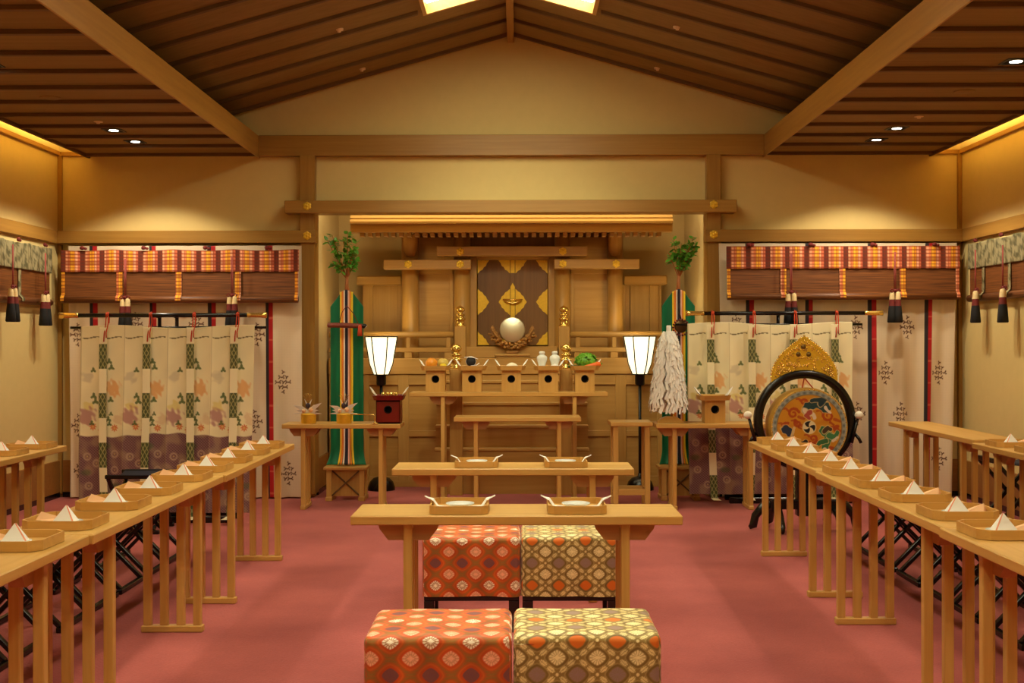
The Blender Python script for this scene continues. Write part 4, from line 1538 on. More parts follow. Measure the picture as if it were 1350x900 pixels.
for p0, p1 in ((592.5, 609.5), (738, 755)):
    x0, x1 = PX(p0, 10.46), PX(p1, 10.46)
    np_ = spart(MB().box(x0, x1, 10.46, 10.46 + (x1 - x0), 0, PZ(486, 10.46), 0.004), 'newel_post', M['sz'])
    finial(MB(), ((x0 + x1) / 2, 10.46 + (x1 - x0) / 2, PZ(486, 10.46)), 0.225, 0.056).build('finial', M['brass'], np_)
for p0, p1 in ((598.5, 613.5), (737, 751.5)):
    Yn = 10.99
    x0, x1 = PX(p0, Yn), PX(p1, Yn)
    np_ = spart(MB().box(x0, x1, Yn + 0.075, Yn + 0.075 + (x1 - x0), ZP, PZ(430, Yn), 0.004), 'newel_post', M['sz'])
    finial(MB(), ((x0 + x1) / 2, Yn + 0.075 + (x1 - x0) / 2, PZ(430, Yn)), 0.20, 0.050).build('finial', M['brass'], np_)
# balustrades left and right of the steps
YRL = 11.09
for a, b_ in ((SX0_, PX(598, YRL)), (PX(752, YRL), SX1_)):
    spart(MB().tube([(a, YRL + 0.03, PZ(441, YRL)), (b_, YRL + 0.03, PZ(441, YRL))], 0.03, 14), 'handrail', M['sx'])
    spart(MB().box(a, b_, YRL, YRL + 0.05, PZ(464, YRL), PZ(458, YRL), 0.004), 'middle_rail', M['sx'])
for px in (490, 538, 591, 762, 810, 858):
    x = PX(px, YRL)
    spart(MB().box(x - 0.035, x + 0.035, YRL + 0.005, YRL + 0.045, ZP, PZ(464, YRL), 0.003), 'baluster', M['sz'])
    spart(MB().box(x - 0.02, x + 0.02, YRL + 0.012, YRL + 0.038, PZ(458, YRL), PZ(444, YRL), 0.003), 'baluster', M['sz'])

# round pillars
YPL = 11.30
def pillar(p0, p1, y, ztop_):
    x0, x1 = PX(p0, y - 0.08), PX(p1, y - 0.08)
    r = (x1 - x0) / 2
    return spart(MB().lathe([(r, ZP), (r, ztop_), (0, ztop_)], ((x0 + x1) / 2, y, 0), 28), 'pillar', M['sz'])


ZEV = 2.36
for p0, p1 in ((528.5, 551.5), (802, 822.5), (598, 620), (731.5, 752.5)):
    pillar(p0, p1, YPL, ZEV + 0.02)
# rounded bracket noses on the outer pillars
YBR = 11.13
for p0, p1 in ((529, 550.5), (802.5, 821.5)):
    x0, x1 = PX(p0, YBR), PX(p1, YBR)
    r = (x1 - x0) / 2
    zt, zb_ = ZEV + 0.01, PZ(338, YBR)
    pr = [(r * 0.02, 0), (r * 0.55, 0.010), (r * 0.85, 0.05), (r, 0.11), (r, zt - zb_)]
    spart(MB().lathe(pr, ((x0 + x1) / 2, YBR + r, zb_), 22), 'bracket', M['sz'])
# tie beams with gilt nail covers
def sbeam(p0, p1, q0, q1, Y):
    return spart(MB().box(PX(p0, Y), PX(p1, Y), Y, Y + 0.14, PZ(q1, Y), PZ(q0, Y), 0.005), 'tie_beam', M['sx'])


YTB = 11.10
bm1 = sbeam(506, 621, 342, 354.5, YTB)
bm2 = sbeam(731, 843.5, 341.5, 354, YTB)
bm3 = sbeam(576, 774.5, 324.5, 337, YTB - 0.05)
for px, py, pb, yy in ((538, 348, bm1, YTB), (606.7, 348, bm1, YTB), (742, 347.5, bm2, YTB), (812.3, 347.5, bm2, YTB), (606.7, 331.5, bm3, YTB - 0.05), (742, 331, bm3, YTB - 0.05)):
    nail_cover(px, py, yy, '', 0.036, pb, 'nail_cover')
# side panels between the pillars
for p0, p1 in ((545, 604), (746, 808)):
    spart(MB().box(PX(p0, 11.36), PX(p1, 11.36), 11.36, 11.39, ZP, ZEV, 0.0), 'panel', M['sx'])
    spart(MB().box(PX(p0 + 7, 11.33), PX(p1 - 7, 11.33), 11.335, 11.36, PZ(361, 11.33), PZ(354, 11.33), 0.003), 'panel_rail', M['sx'])
    spart(MB().box(PX(p1 - 11 if p0 < 600 else p0 + 6, 11.33), PX(p1 - 6 if p0 < 600 else p0 + 11, 11.33), 11.335, 11.36, ZP, PZ(361, 11.33), 0.003), 'panel_stile', M['sz'])
# dark wall above the door
spart(MB().box(PX(545, 11.4), PX(808, 11.4), 11.40, 11.44, PZ(342, 11.4), 2.50, 0.0), 'upper_wall', M['sdark'])
# door frame and threshold
YD = 11.37
for p0, p1 in ((619.5, 629), (722.5, 732)):
    spart(MB().box(PX(p0, YD), PX(p1, YD), YD - 0.06, YD + 0.03, ZP, PZ(340, YD), 0.004), 'door_jamb', M['sz'])
spart(MB().box(PX(619.5, YD), PX(732, YD), YD - 0.05, YD + 0.03, PZ(342.5, YD), PZ(336, YD), 0.003), 'door_head', M['sx'])
spart(MB().box(PX(614, 11.2), PX(735, 11.2), 11.18, YD + 0.03, ZP, PZ(456.5, 11.2), 0.006), 'door_sill', M['sx'])
ZD0, ZD1 = PZ(455.5, YD), PZ(342.5, YD)
# two door leaves with pierced gilt plates
gx = lambda a: PX(a, YD)
gz = lambda a: PZ(a, YD)


def plate(mb, pts, th=0.006):
    mb.prism([(gx(a), gz(b_)) for a, b_ in pts], YD - 0.012, YD - 0.012 - th + 0.0001, 'Y')


def curve_plate(cx, cy, rx, ry, a0, a1, n=22):
    """four lobed diamond, part of it between two angles"""
    out = []
    for i in range(n + 1):
        a = math.radians(a0 + (a1 - a0) * i / n)
        k = 1.0 / (abs(math.cos(a)) ** 1.25 + abs(math.sin(a)) ** 1.25) ** 0.8
        k *= 1.0 + 0.035 * math.cos(a * 12)
        out.append((cx + rx * k * math.cos(a), cy - ry * k * math.sin(a)))
    return out


for side in (-1, 1):
    xa, xb = (630.0, 675.8) if side < 0 else (676.2, 721.8)
    d = spart(MB().box(gx(xa), gx(xb), YD - 0.012, YD + 0.02, ZD0, ZD1, 0.003), 'door', M['sdark'])
    o = xa if side < 0 else xb          # outer edge
    c = 676 + side * 3.6                # beside the meeting strip
    for cy, half in ((343, 'top'), (398, 'mid'), (454.5, 'bot')):
        ry = 16.8
        if half == 'top':
            A = (-90, 0) if side < 0 else (-180, -90)
            Ci = (180, 270) if side < 0 else (270, 360)
        elif half == 'bot':
            A = (0, 90) if side < 0 else (90, 180)
            Ci = (90, 180) if side < 0 else (0, 90)
        else:
            A = (-90, 90) if side < 0 else (90, 270)
            Ci = (90, 270) if side < 0 else (-90, 90)
        for (cx, ang, rx) in ((o, A, 14.5), (c, Ci, 14.5)):
            pts = curve_plate(cx, cy, rx, ry, *ang)
            if half != 'mid':
                pts.append((cx, cy))
            g = MB()
            plate(g, pts)
            g.build('gilt_plate', M['gold'], d)
ms = spart(MB().box(gx(673), gx(679), YD - 0.026, YD - 0.011, ZD0, ZD1, 0.002), 'meeting_strip', M['sdark'])
g = MB()
g.box(gx(673.2), gx(678.8), YD - 0.031, YD - 0.0255, gz(360), gz(343), 0.001)
g.prism([(gx(673.2), gz(420)), (gx(678.8), gz(420)), (gx(678.8), gz(378)), (gx(676), gz(373)), (gx(673.2), gz(378))], YD - 0.031, YD - 0.0255, 'Y')
g.build('gilt_strap', M['gold'], ms)
lk = MB()
lk.tube([P(664, 395.5, YD - 0.04), P(668, 397.5, YD - 0.045), P(676, 400, YD - 0.05), P(684, 397.5, YD - 0.045), P(688, 395.5, YD - 0.04)], [0.005, 0.009, 0.012, 0.009, 0.005], 10)
lk.tube([P(663, 394.5, YD - 0.03), P(676, 394.5, YD - 0.034), P(689, 394.5, YD - 0.03)], 0.006, 8)
lk.build('lock', M['brass'], ms)

# eaves: moulded front, rafter ends and roof boards
YE = 10.78
ex0, ex1 = PX(462, YE), PX(887, YE)
ez = lambda q: PZ(q, YE)
pr = [(YE, ez(305.5)), (YE, ez(295)), (YE - 0.030, ez(294.3)), (YE - 0.032, ez(291.8)), (YE - 0.006, ez(288.6)), (YE - 0.010, ez(286.8)),
      (YE + 0.030, ez(281)), (YE + 0.06, ez(279)), (YE + 0.12, ez(278)), (YE + 0.12, ez(305.5))]
spart(MB().prism(pr, ex0, ex1, 'X'), 'eave_board', M['sx'])
rf = MB()
x = ex0 + 0.10
while x < ex1 - 0.08:
    rf.box(x - 0.019, x + 0.019, YE + 0.05, YE + 0.17, ez(310.5), ez(305) + 0.004, 0.002)
    x += 0.0716
spart(rf, 'rafter_ends', M['sy'])
spart(MB().prism([(YE + 0.06, ez(305) + 0.005), (YA - 0.1, 2.47), (YA - 0.1, 2.50), (YE + 0.06, ez(305) + 0.03)], ex0 + 0.03, ex1 - 0.03, 'X'), 'roof_boards', M['sx'])
# side wings behind the balustrade
for p0, p1, q in ((470, 530, 0), (822, 880, 0)):
    Yw = 11.62
    spart(MB().box(PX(p0 + 8, Yw), PX(p1 + 6 if p0 < 600 else p1 - 8, Yw), Yw, Yw + 0.04, ZP, PZ(376, Yw), 0.0), 'wing_panel', M['sz'])
    if p0 > 600:
        spart(MB().box(PX(p0 - 6, Yw), PX(p0 + 9, Yw), Yw, Yw + 0.04, ZP, PZ(376, Yw), 0.0), 'wing_panel', M['sz'])
    spart(MB().box(PX(p0, Yw - 0.08), PX(p1, Yw - 0.08), Yw - 0.09, Yw + 0.05, PZ(375.5, Yw - 0.08), PZ(363, Yw - 0.08), 0.012), 'wing_cornice', M['sx'])
    for a in ((p0 + 9, p0 + 22), (p1 - 6, p1 + 2)) if p0 < 600 else ((p0 + 34, p0 + 46), (p0 - 2, p0 + 2)):
        spart(MB().box(PX(a[0], Yw), PX(a[1], Yw), Yw - 0.03, Yw, ZP, PZ(375, Yw), 0.003), 'wing_stile', M['sz'])

# ------------------------------------------------------------------ mirror on its carved stand
mc = P(675.5, 434.5, 11.12)
mr = thing('sacred_mirror', 'round bronze mirror on a carved cloud stand before the gilt doors', 'mirror', (mc.x, 11.12, ZP))
zc = mc.z - ZP
MB().lathe([(0.0, -0.012), (0.112, -0.012), (0.119, -0.008), (0.119, 0.008), (0, 0.008)], (0, 0, zc), 48, 0, 'Y').build('disc', M['mirror'], mr)
sb = PZ(466.5, 11.12) - ZP
b = MB()
bw = 0.155
b.box(-bw, bw, -0.055, 0.075, 0.0, sb - 0.02, 0.004)
b.box(-bw - 0.012, bw + 0.012, -0.067, 0.087, sb - 0.02, sb, 0.005)
b.build('plinth', M['sx'], mr)
cr = MB()
rr = random.Random(5)
for layer in range(3):
    for i in range(26):
        a = math.radians(-166 + 152 * i / 25)
        rad = 0.142 + 0.024 * layer + 0.012 * math.sin(i * 2.1 + layer)
        xx, z = rad * math.cos(a) * 1.12, zc + rad * math.sin(a) * (1.0 if layer < 2 else 0.84)
        if z < sb + 0.012:
            z = sb + 0.012 + rr.uniform(0, 0.02)
        cr.ell((xx, -0.012 + 0.012 * layer + rr.uniform(-0.014, 0.012), z), rr.uniform(0.012, 0.022), rr.uniform(0.012, 0.02), rr.uniform(0.010, 0.018), 8, 6)
for s in (-1, 1):
    for k in range(5):
        pts = [(s * (0.10 + 0.018 * k), -0.02, zc - 0.10 + 0.02 * k), (s * (0.15 + 0.012 * k), -0.028, zc - 0.06 + 0.018 * k), (s * (0.175 + 0.004 * k), -0.02, zc - 0.03 + 0.014 * k), (s * (0.155 + 0.006 * k), -0.02, zc - 0.012 + 0.012 * k)]
        cr.tube(pts, [0.012, 0.011, 0.009, 0.005], 7)
cr.box(-0.06, 0.06, -0.03, 0.03, sb, sb + 0.03, 0.008)
cr.build('carved_stand', M['scarve'], mr)


# ------------------------------------------------------------------ offering stands
def make_sanbo(mat_x, mat_z, name='offering_stand', bw=0.083, hh=0.186, tw=0.128):
    t = thing(name, '', 'offering stand')
    b = MB()
    # body of four boards with a round hole cut in the front board
    th = 0.008
    n = 28
    hr_, hz = 0.027, hh * 0.60
    outer = []
    for i in range(n):
        a = 2 * PI * i / n
        ca, sa = math.cos(a), math.sin(a)
        k = min((bw / abs(ca)) if abs(ca) > 1e-6 else 9, ((hh - hz) if sa > 0 else hz) / abs(sa) if abs(sa) > 1e-6 else 9)
        outer.append((ca * k, hz + sa * k))
    inner = [(hr_ * math.cos(2 * PI * i / n), hz + hr_ * math.sin(2 * PI * i / n)) for i in range(n)]
    vs = []
    for y in (-bw, -bw + th):
        vs += [(x, y, z) for x, z in outer] + [(x, y, z) for x, z in inner]
    fs = []
    for i in range(n):
        j = (i + 1) % n
        fs += [(i, j, n + j, n + i), (2 * n + i, 3 * n + i, 3 * n + j, 2 * n + j), (n + i, n + j, 3 * n + j, 3 * n + i), (i, 2 * n + i, 2 * n + j, j)]
    b.add(vs, fs)
    for (x, z) in ((-bw, 0), (bw, 0), (-bw, hh), (bw, hh)):
        pass
    # corner fillers keep the front board square
    for sx in (-1, 1):
        b.box(sx * bw, sx * (bw - th), -bw, bw, 0, hh, 0.001)
    b.box(-bw + th, bw - th, bw - th, bw, 0, hh, 0.001)
    b.box(-bw, bw, -bw, -bw + th, 0, 0.012); b.box(-bw, bw, -bw, -bw + th, hh - 0.012, hh)
    b.build('body', mat_z, t)
    MB().lathe([(0.027, 0.0), (0.033, 0.0), (0.033, -0.002), (0.027, -0.002)], (0, -bw, hz), 24, 0, 'Y').build('hole_rim', M['hole'], t)
    MB().box(-bw + th, bw - th, -bw + 0.06, -bw + 0.062, 0.002, hh - 0.002).build('hole_shade', M['hole'], t)  # near-black sheet behind the hole: the shade inside, put in as colour
    tr = MB()
    o = oct_ring(tw - 0.012, tw - 0.012, 0.03)
    i_ = oct_ring(tw, tw, 0.032)
    tr.prism(o, hh, hh + 0.006, 'Z')
    vs = [(x, y, hh) for x, y in o] + [(x, y, hh + 0.04) for x, y in i_] + [(x * 0.955, y * 0.955, hh + 0.04) for x, y in i_] + [(x * 0.94, y * 0.94, hh + 0.005) for x, y in o]
    fs = []
    for k in range(8):
        j = (k + 1) % 8
        for l in range(3):
            fs.append((l * 8 + k, l * 8 + j, (l + 1) * 8 + j, (l + 1) * 8 + k))
    tr.add(vs, fs)
    tr.build('tray', mat_x, t)
    return t


sb_p, sb_u = make_sanbo(M['hx'], M['hz']), []
ZT4 = 0.926
YS = 10.27
foods = ['fruit', 'dried kelp', 'a mound of rice', 'two white bottles', 'vegetables']
SBX = []
for px, fd in zip((574, 622, 674, 722.7, 771), foods):
    x = PX(px, YS - 0.08)
    SBX.append(x)
    place(sb_p, sb_u, (x, YS, ZT4), 0, 'plain wooden offering stand with round hole, carrying %s' % fd, 'offering stands on the altar table')
ZF = ZT4 + 0.186 + 0.0075      # floor of the offering trays


def sheet(x, y, z, label, sc=1.0, mat='white'):
    """white paper under an offering, corners turned up left and right"""
    b = MB()
    for s in (-1, 1):
        horn(b, s, [(0.0, 0.0), (0.098 * sc, 0.002), (0.118 * sc, 0.044 * sc), (0.142 * sc, 0.080 * sc), (0.166 * sc, 0.104 * sc)],
             [0.09 * sc, 0.07 * sc, 0.055 * sc, 0.032 * sc, 0.002], [0.0, 0.0, -0.006, -0.020, -0.006])
    o = b.build('folded_paper', M[mat], None, (x, y, z))
    return tag(o, label, 'paper', 'papers on the offering stands')


for x, fd in zip(SBX, foods):
    sheet(x, YS - 0.01, ZF - 0.001, 'white paper with upturned corners under %s on the altar' % fd, 0.86)
ZF += 0.003
q = 0.00657


def off(px, py=None):
    return PX(px, YS)


# fruit
def fruit(name, px, dy, r, mat, label, flat=0.95, stem=True):
    x = off(px)
    t = thing(name, label, 'fruit', (x, YS + dy, ZF))
    pr = []
    for i in range(15):
        a = PI * i / 14
        k = 1 - 0.10 * math.exp(-((a - PI) / 0.35) ** 2) - 0.06 * math.exp(-(a / 0.35) ** 2)
        pr.append((r * math.sin(a), r * flat - r * flat * math.cos(a) * k))
    MB().lathe(pr, n=22).build('flesh', M[mat], t)
    if stem:
        MB().tube([(0, 0, 2 * r * flat * 0.95), (0.003, 0, 2 * r * flat + 0.006)], 0.004, 7).build('stem', M['bark'], t)
    return t


fruit('orange', 569, -0.02, 0.052, 'orange', 'round orange fruit on the first offering stand')
fruit('melon', 583.5, 0.045, 0.050, 'pear', 'dull yellow melon at the back of the fruit stand')
fruit('lemon', 585, -0.060, 0.030, 'lemon', 'small bright yellow citrus at the front of the fruit stand', 0.85, False)
# kelp roll
kt = thing('kelp_bundle', 'black rolled bundle of dried kelp on the second offering stand', 'food', (off(621), YS, ZF))
b = MB()
for k in range(7):
    b.tube([(-0.085 + 0.006 * k, -0.05 + 0.016 * k, 0.010 + 0.004 * (k % 2)), (0.0, -0.048 + 0.016 * k, 0.013), (0.085 - 0.006 * k, -0.05 + 0.016 * k, 0.010 + 0.004 * (k % 3))], [0.008, 0.012, 0.008], 7)
b.build('stems', M['kelp'], kt)
b = MB()
sp = []
for i in range(60):
    a = i * 0.35
    r_ = 0.006 + 0.0019 * i * 0.35 * 1.05
    sp.append((r_ * math.cos(a), r_ * math.sin(a)))
b.lathe([(0, -0.05), (0.038, -0.05), (0.042, -0.045), (0.042, 0.045), (0.038, 0.05), (0, 0.05)], (0, 0, 0.066), 24, 0, 'Y')
b.build('roll', M['kelp'], kt)
b = MB()
b.tube([(-0.056, -0.045, 0.10), (-0.02, -0.056, 0.104), (0.03, -0.056, 0.098), (0.062, -0.045, 0.085)], 0.004, 6)
b.tube([(0.0, -0.056, 0.028), (0.05, -0.05, 0.034), (0.072, -0.045, 0.052)], 0.004, 6)
b.tube([(-0.043 * math.cos(i * 0.4) , -0.03, 0.066 + 0.0435 * math.sin(i * 0.4)) for i in range(17)], 0.003, 6)
b.build('paper_cord', M['white'], kt)
# rice
rt = MB().lathe([(0.066, 0.0), (0.064, 0.006), (0.052, 0.026), (0.034, 0.044), (0.014, 0.053), (0.0, 0.055)], n=26).build('rice_mound', M['rice'], None, (off(675), YS - 0.01, ZF))
tag(rt, 'low white mound of rice on the middle offering stand', 'rice', None, 'stuff')
# sake bottles and water bowl
def bottle(px, dy, label):
    t = thing('sake_bottle', label, 'bottle', (off(px), YS + dy, ZF), 0, 'white sake bottles')
    pr = [(0, 0), (0.027, 0.0), (0.026, 0.006), (0.032, 0.04), (0.045, 0.078), (0.0465, 0.095), (0.040, 0.110), (0.026, 0.118), (0.022, 0.122), (0.022, 0.128)]
    MB().lathe(pr, n=26).build('body', M['porc'], t)
    MB().lathe([(0.022, 0.1275), (0.026, 0.129), (0.026, 0.146), (0.020, 0.152), (0.0, 0.153)], n=22).build('lid', M['porc'], t)


bottle(714.5, 0.01, 'left one of two lidded white sake bottles on the altar')
bottle(731.5, 0.03, 'right one of two lidded white sake bottles on the altar')
wb = thing('water_bowl', 'small lidded white bowl in front of the right sake bottle', 'bowl', (off(731), YS - 0.075, ZF))
MB().lathe([(0, 0), (0.018, 0), (0.020, 0.005), (0.035, 0.022), (0.036, 0.026), (0, 0.026)], n=22).build('body', M['porc'], wb)
MB().lathe([(0.037, 0.0262), (0.034, 0.032), (0.014, 0.042), (0.006, 0.044), (0.010, 0.053), (0, 0.055)], n=22).build('lid', M['porc'], wb)
# vegetables
cb = thing('cabbage', 'bright green leafy cabbage on the right offering stand', 'vegetable', (off(773), YS + 0.035, ZF))
b = MB()
rr = random.Random(12)
MB().ell((0, 0, 0.062), 0.085, 0.055, 0.060, 16, 10).build('heart', M['cabbage'], cb)
for k in range(34):
    a = rr.uniform(0, 2 * PI); el = rr.uniform(0.05, 1.35)
    c = Vector((0.088 * math.cos(a) * math.cos(el), 0.058 * math.sin(a) * math.cos(el), 0.058 + 0.062 * math.sin(el)))
    nrm = Vector((c.x / 0.088, c.y / 0.058, (c.z - 0.058) / 0.062)).normalized()
    tu = nrm.orthogonal().normalized(); tv = nrm.cross(tu)
    vs = [c + nrm * 0.004]
    for i in range(10):
        t_ = 2 * PI * i / 10
        vs.append(c + (tu * math.cos(t_) + tv * math.sin(t_)) * 0.030 + nrm * (0.006 + 0.010 * (i % 2)))
    b.add(vs, [(0, 1 + i, 1 + (i + 1) % 10) for i in range(10)], 0, True)
lv = b.build('leaves', M['cabbage'], cb)
lv.modifiers.new('thickness', 'SOLIDIFY').thickness = 0.002
ca = thing('carrot', 'orange carrot lying in front of the cabbage', 'vegetable', (off(778), YS - 0.065, ZF))
MB().tube([(-0.100, 0, 0.010), (-0.05, 0, 0.018), (0.02, 0, 0.030), (0.075, 0, 0.040), (0.088, 0, 0.042)], [0.004, 0.012, 0.021, 0.023, 0.012], 14).build('root', M['carrot'], ca)
MB().tube([(0.086, 0, 0.042), (0.10, 0.002, 0.05)], [0.008, 0.005], 8).build('stalk', M['cabbage'], ca)
cu = MB().tube([(-0.05, 0, 0.02), (-0.02, 0, 0.017), (0.02, 0, 0.017), (0.055, 0, 0.02)], [0.010, 0.016, 0.016, 0.009], 12).build('cucumber', M['cuke'], None, (off(756.5), YS - 0.005, ZF))
tag(cu, 'short dark green cucumber at the left of the cabbage', 'vegetable')

# ------------------------------------------------------------------ floor lanterns
def make_lantern(label, px):
    Y = 10.86
    t = thing('floor_lantern', label, 'lamp', (PX(px, Y), Y, 0), 0, 'paper floor lanterns')
    R = 0.148
    ztop_, zk, zb_ = PZ(443.5, Y), PZ(479.5, Y), PZ(493.5, Y)
    prof = [(R, ztop_), (R * 0.71, zk), (R * 0.45, zb_)]
    def ring(r, z, k): return Vector((r * math.cos(k * PI / 3), r * math.sin(k * PI / 3), z))
    sh_ = MB()
    for i in range(2):
        for k in range(6):
            (r0, z0), (r1, z1) = prof[i], prof[i + 1]
            sh_.add([ring(r0 * 0.985, z0, k), ring(r0 * 0.985, z0, k + 1), ring(r1 * 0.985, z1, k + 1), ring(r1 * 0.985, z1, k)], [(0, 1, 2, 3)])
    sh_.build('shade', M['lampshade'], t)
    fr = MB()
    for k in range(6):
        for i in range(2):
            fr.tube([ring(prof[i][0], prof[i][1], k), ring(prof[i + 1][0], prof[i + 1][1], k)], 0.0058, 6)
        for (r, z) in (prof[0], prof[2]):
            fr.tube([ring(r, z, k), ring(r, z, k + 1)], 0.0058, 6)
    fr.build('shade_frame', M['blackm'], t)
    MB().lathe([(0, zb_ - 0.10), (0.035, zb_ - 0.10), (0.044, zb_ - 0.085), (0.045, zb_ - 0.002), (0.06, zb_), (0, zb_)], n=20).build('socket', M['blackm'], t)
    MB().tube([(0, 0, 0.09), (0, 0, zb_ - 0.10)], 0.014, 12).build('pole', M['blackm'], t)
    MB().lathe([(0.126, 0.0), (0.124, 0.03), (0.108, 0.075), (0.075, 0.108), (0.035, 0.122), (0.02, 0.128), (0.018, 0.15), (0, 0.15)], n=30).build('base', M['black'], t)
    lamp('POINT', 'lantern_lamp', (PX(px, Y), Y, ztop_ - 0.04), 6, (1.0, 0.86, 0.48), shadow_soft_size=0.06)
    return t


make_lantern('lit paper floor lantern on a black pole, left of the altar', 502.5)
make_lantern('lit paper floor lantern on a black pole, right of the altar', 843.5)

#SECTION_MASAKAKI
# ================================================================== green banners with sakaki branches
def make_banner(label, px, side):
    Y = 10.22
    t = thing('sacred_banner', label, 'banner', (PX(px, Y), Y, 0), 0, 'five-coloured banners with sakaki')
    s = 0.00655
    # stand
    zt = 0.29
    MB().box(-0.185, 0.185, -0.12, 0.12, zt - 0.026, zt, 0.004).build('stand_top', M['hx'], t)
    for sx in (-1, 1):
        for sy in (-1, 1):
            MB().box(sx * 0.14 - 0.022, sx * 0.14 + 0.022, sy * 0.09 - 0.02, sy * 0.09 + 0.02, 0.035, zt - 0.026, 0.003).build('stand_leg', M['hz'], t)
        MB().box(sx * 0.14 - 0.028, sx * 0.14 + 0.028, -0.13, 0.13, 0.0, 0.036, 0.004).build('stand_foot', M['hy'], t)
    b = MB()
    b.bar((-0.115, -0.095, 0.045), (0.115, -0.095, zt - 0.035), 0.012, 0.014, 0.002, up=(0, 1, 0))
    b.bar((-0.115, -0.080, zt - 0.035), (0.115, -0.080, 0.045), 0.012, 0.014, 0.002, up=(0, 1, 0))
    b.build('stand_brace', M['batten'], t)
    MB().box(-0.118, 0.118, -0.066, -0.056, 0.036, zt - 0.026, 0.0).build('stand_panel', M['hz'], t)
    # pole
    ztop_ = PZ(384, Y)
    MB().tube([(0, 0.03, zt), (0, 0.03, ztop_ + 0.03)], 0.02, 10).build('pole', M['bark'], t)
    # green cloth with sloping shoulders
    ns = 44
    hw = 0.142
    xs = np.linspace(-hw, hw, ns)
    V = np.linspace(0, 1, 120)
    X, T = np.meshgrid(xs, V)
    zsh = ztop_ - 0.005 - np.maximum(0, (np.abs(X) - 0.05)) * 1.35
    zlo = zt + 0.012
    Z = zlo + (zsh - zlo) * T
    flare = np.clip((0.10 - T) / 0.10, 0, 1) ** 2
    Yv = 0.010 + 0.010 * np.cos(X / hw * 9) * (0.4 + 0.6 * (1 - T)) - 0.05 * flare
    Xv = X * (1 + 0.22 * flare)
    col = np.ones(X.shape + (3,)) * np.array((8, 108, 66.0)) * (1 + 0.10 * vnoise(X * 12, T * 3, 4)[..., None])
    o = grid_obj('green_cloth', M['vcsilk'], np.stack([Xv, Yv, Z], -1), col, t)
    o.modifiers.new('thickness', 'SOLIDIFY').thickness = 0.003
    # five-colour streamers, each a strip of its own
    edges = [-0.056, -0.042, -0.024, -0.011, 0.012, 0.025, 0.040, 0.056]
    cols = [(244, 206, 46), (236, 136, 50), (246, 230, 206), (38, 36, 50), (240, 190, 170), (240, 150, 48), (248, 210, 46)]
    for k, c in enumerate(cols):
        xs = np.linspace(edges[k], edges[k + 1], 5)
        X, T = np.meshgrid(xs, np.linspace(0, 1, 80))
        Z = zlo + 0.004 + (ztop_ + 0.012 - abs(k - 3) * 0.006 - zlo) * T
        fl = np.clip((0.12 - T) / 0.12, 0, 1) ** 2
        Yv = -0.022 - 0.006 * (3 - abs(k - 3)) * 0.5 - 0.04 * fl + 0.003 * np.sin(T * 14 + k)
        Xv = X + (k - 3) * 0.004 * np.sin(T * 6) * fl + (k - 3) * 0.006 * fl
        colr = np.ones(X.shape + (3,)) * np.array(c, dtype=float)
        o = grid_obj('streamer', M['vcsilk'], np.stack([Xv, Yv, Z], -1), colr, t)
        o.modifiers.new('thickness', 'SOLIDIFY').thickness = 0.002
    # sakaki branch
    r = random.Random(21 + side)
    top = ztop_ + 0.02
    st = MB()
    ends = []
    MB().tube([(0, 0.0, ztop_ - 0.03), (0.0, 0.0, ztop_ + 0.06), (0.004, 0, ztop_ + 0.14)], [0.018, 0.016, 0.012], 10).build('branch', M['bark'], t)
    lf = MB()
    for k in range(15):
        a = r.uniform(0, 2 * PI)
        spread = r.uniform(0.03, 0.17)
        hgt = r.uniform(0.16, 0.46) - spread * 0.35
        e = Vector((math.cos(a) * spread + 0.012 * side, math.sin(a) * spread * 0.6, ztop_ + 0.08 + hgt))
        m1 = Vector((e.x * 0.45, e.y * 0.45, ztop_ + 0.10 + hgt * 0.45))
        st.tube([(0.004, 0, ztop_ + 0.11), m1, e], [0.005, 0.004, 0.002], 6)
        for j in range(15):
            f_ = r.uniform(0.45, 1.0)
            p = m1.lerp(e, (f_ - 0.45) / 0.55) if f_ > 0.45 else m1
            d = Vector((r.uniform(-1, 1), r.uniform(-1, 1), r.uniform(-0.5, 0.8))).normalized()
            L_, w_ = r.uniform(0.045, 0.07), r.uniform(0.015, 0.021)
            up_ = Vector((0, 0, 1)) + Vector((r.uniform(-.6, .6), r.uniform(-.9, .3), 0))
            sd = d.cross(up_).normalized()
            nn = sd.cross(d)
            pts = []
            base = p
            vs = [base, base + d * L_ * 0.35 + sd * w_ + nn * 0.003, base + d * L_ * 0.7 + sd * w_ * 0.8 + nn * 0.002, base + d * L_,
                  base + d * L_ * 0.7 - sd * w_ * 0.8 + nn * 0.002, base + d * L_ * 0.35 - sd * w_ + nn * 0.003, base + d * L_ * 0.5 - nn * 0.003]
            lf.add(vs, [(0, 1, 6), (1, 2, 6), (2, 3, 6), (3, 4, 6), (4, 5, 6), (5, 0, 6)], 0, True)
    st.build('twigs', M['bark'], t)
    lo = lf.build('leaves', M['leaf'], t)
    lo['kind'] = 'stuff'
    return t


make_banner('green banner with striped streamers and leafy branch, left of the altar', 457.3, -1)
make_banner('green banner with striped streamers and leafy branch, right of the altar', 894.5, 1)

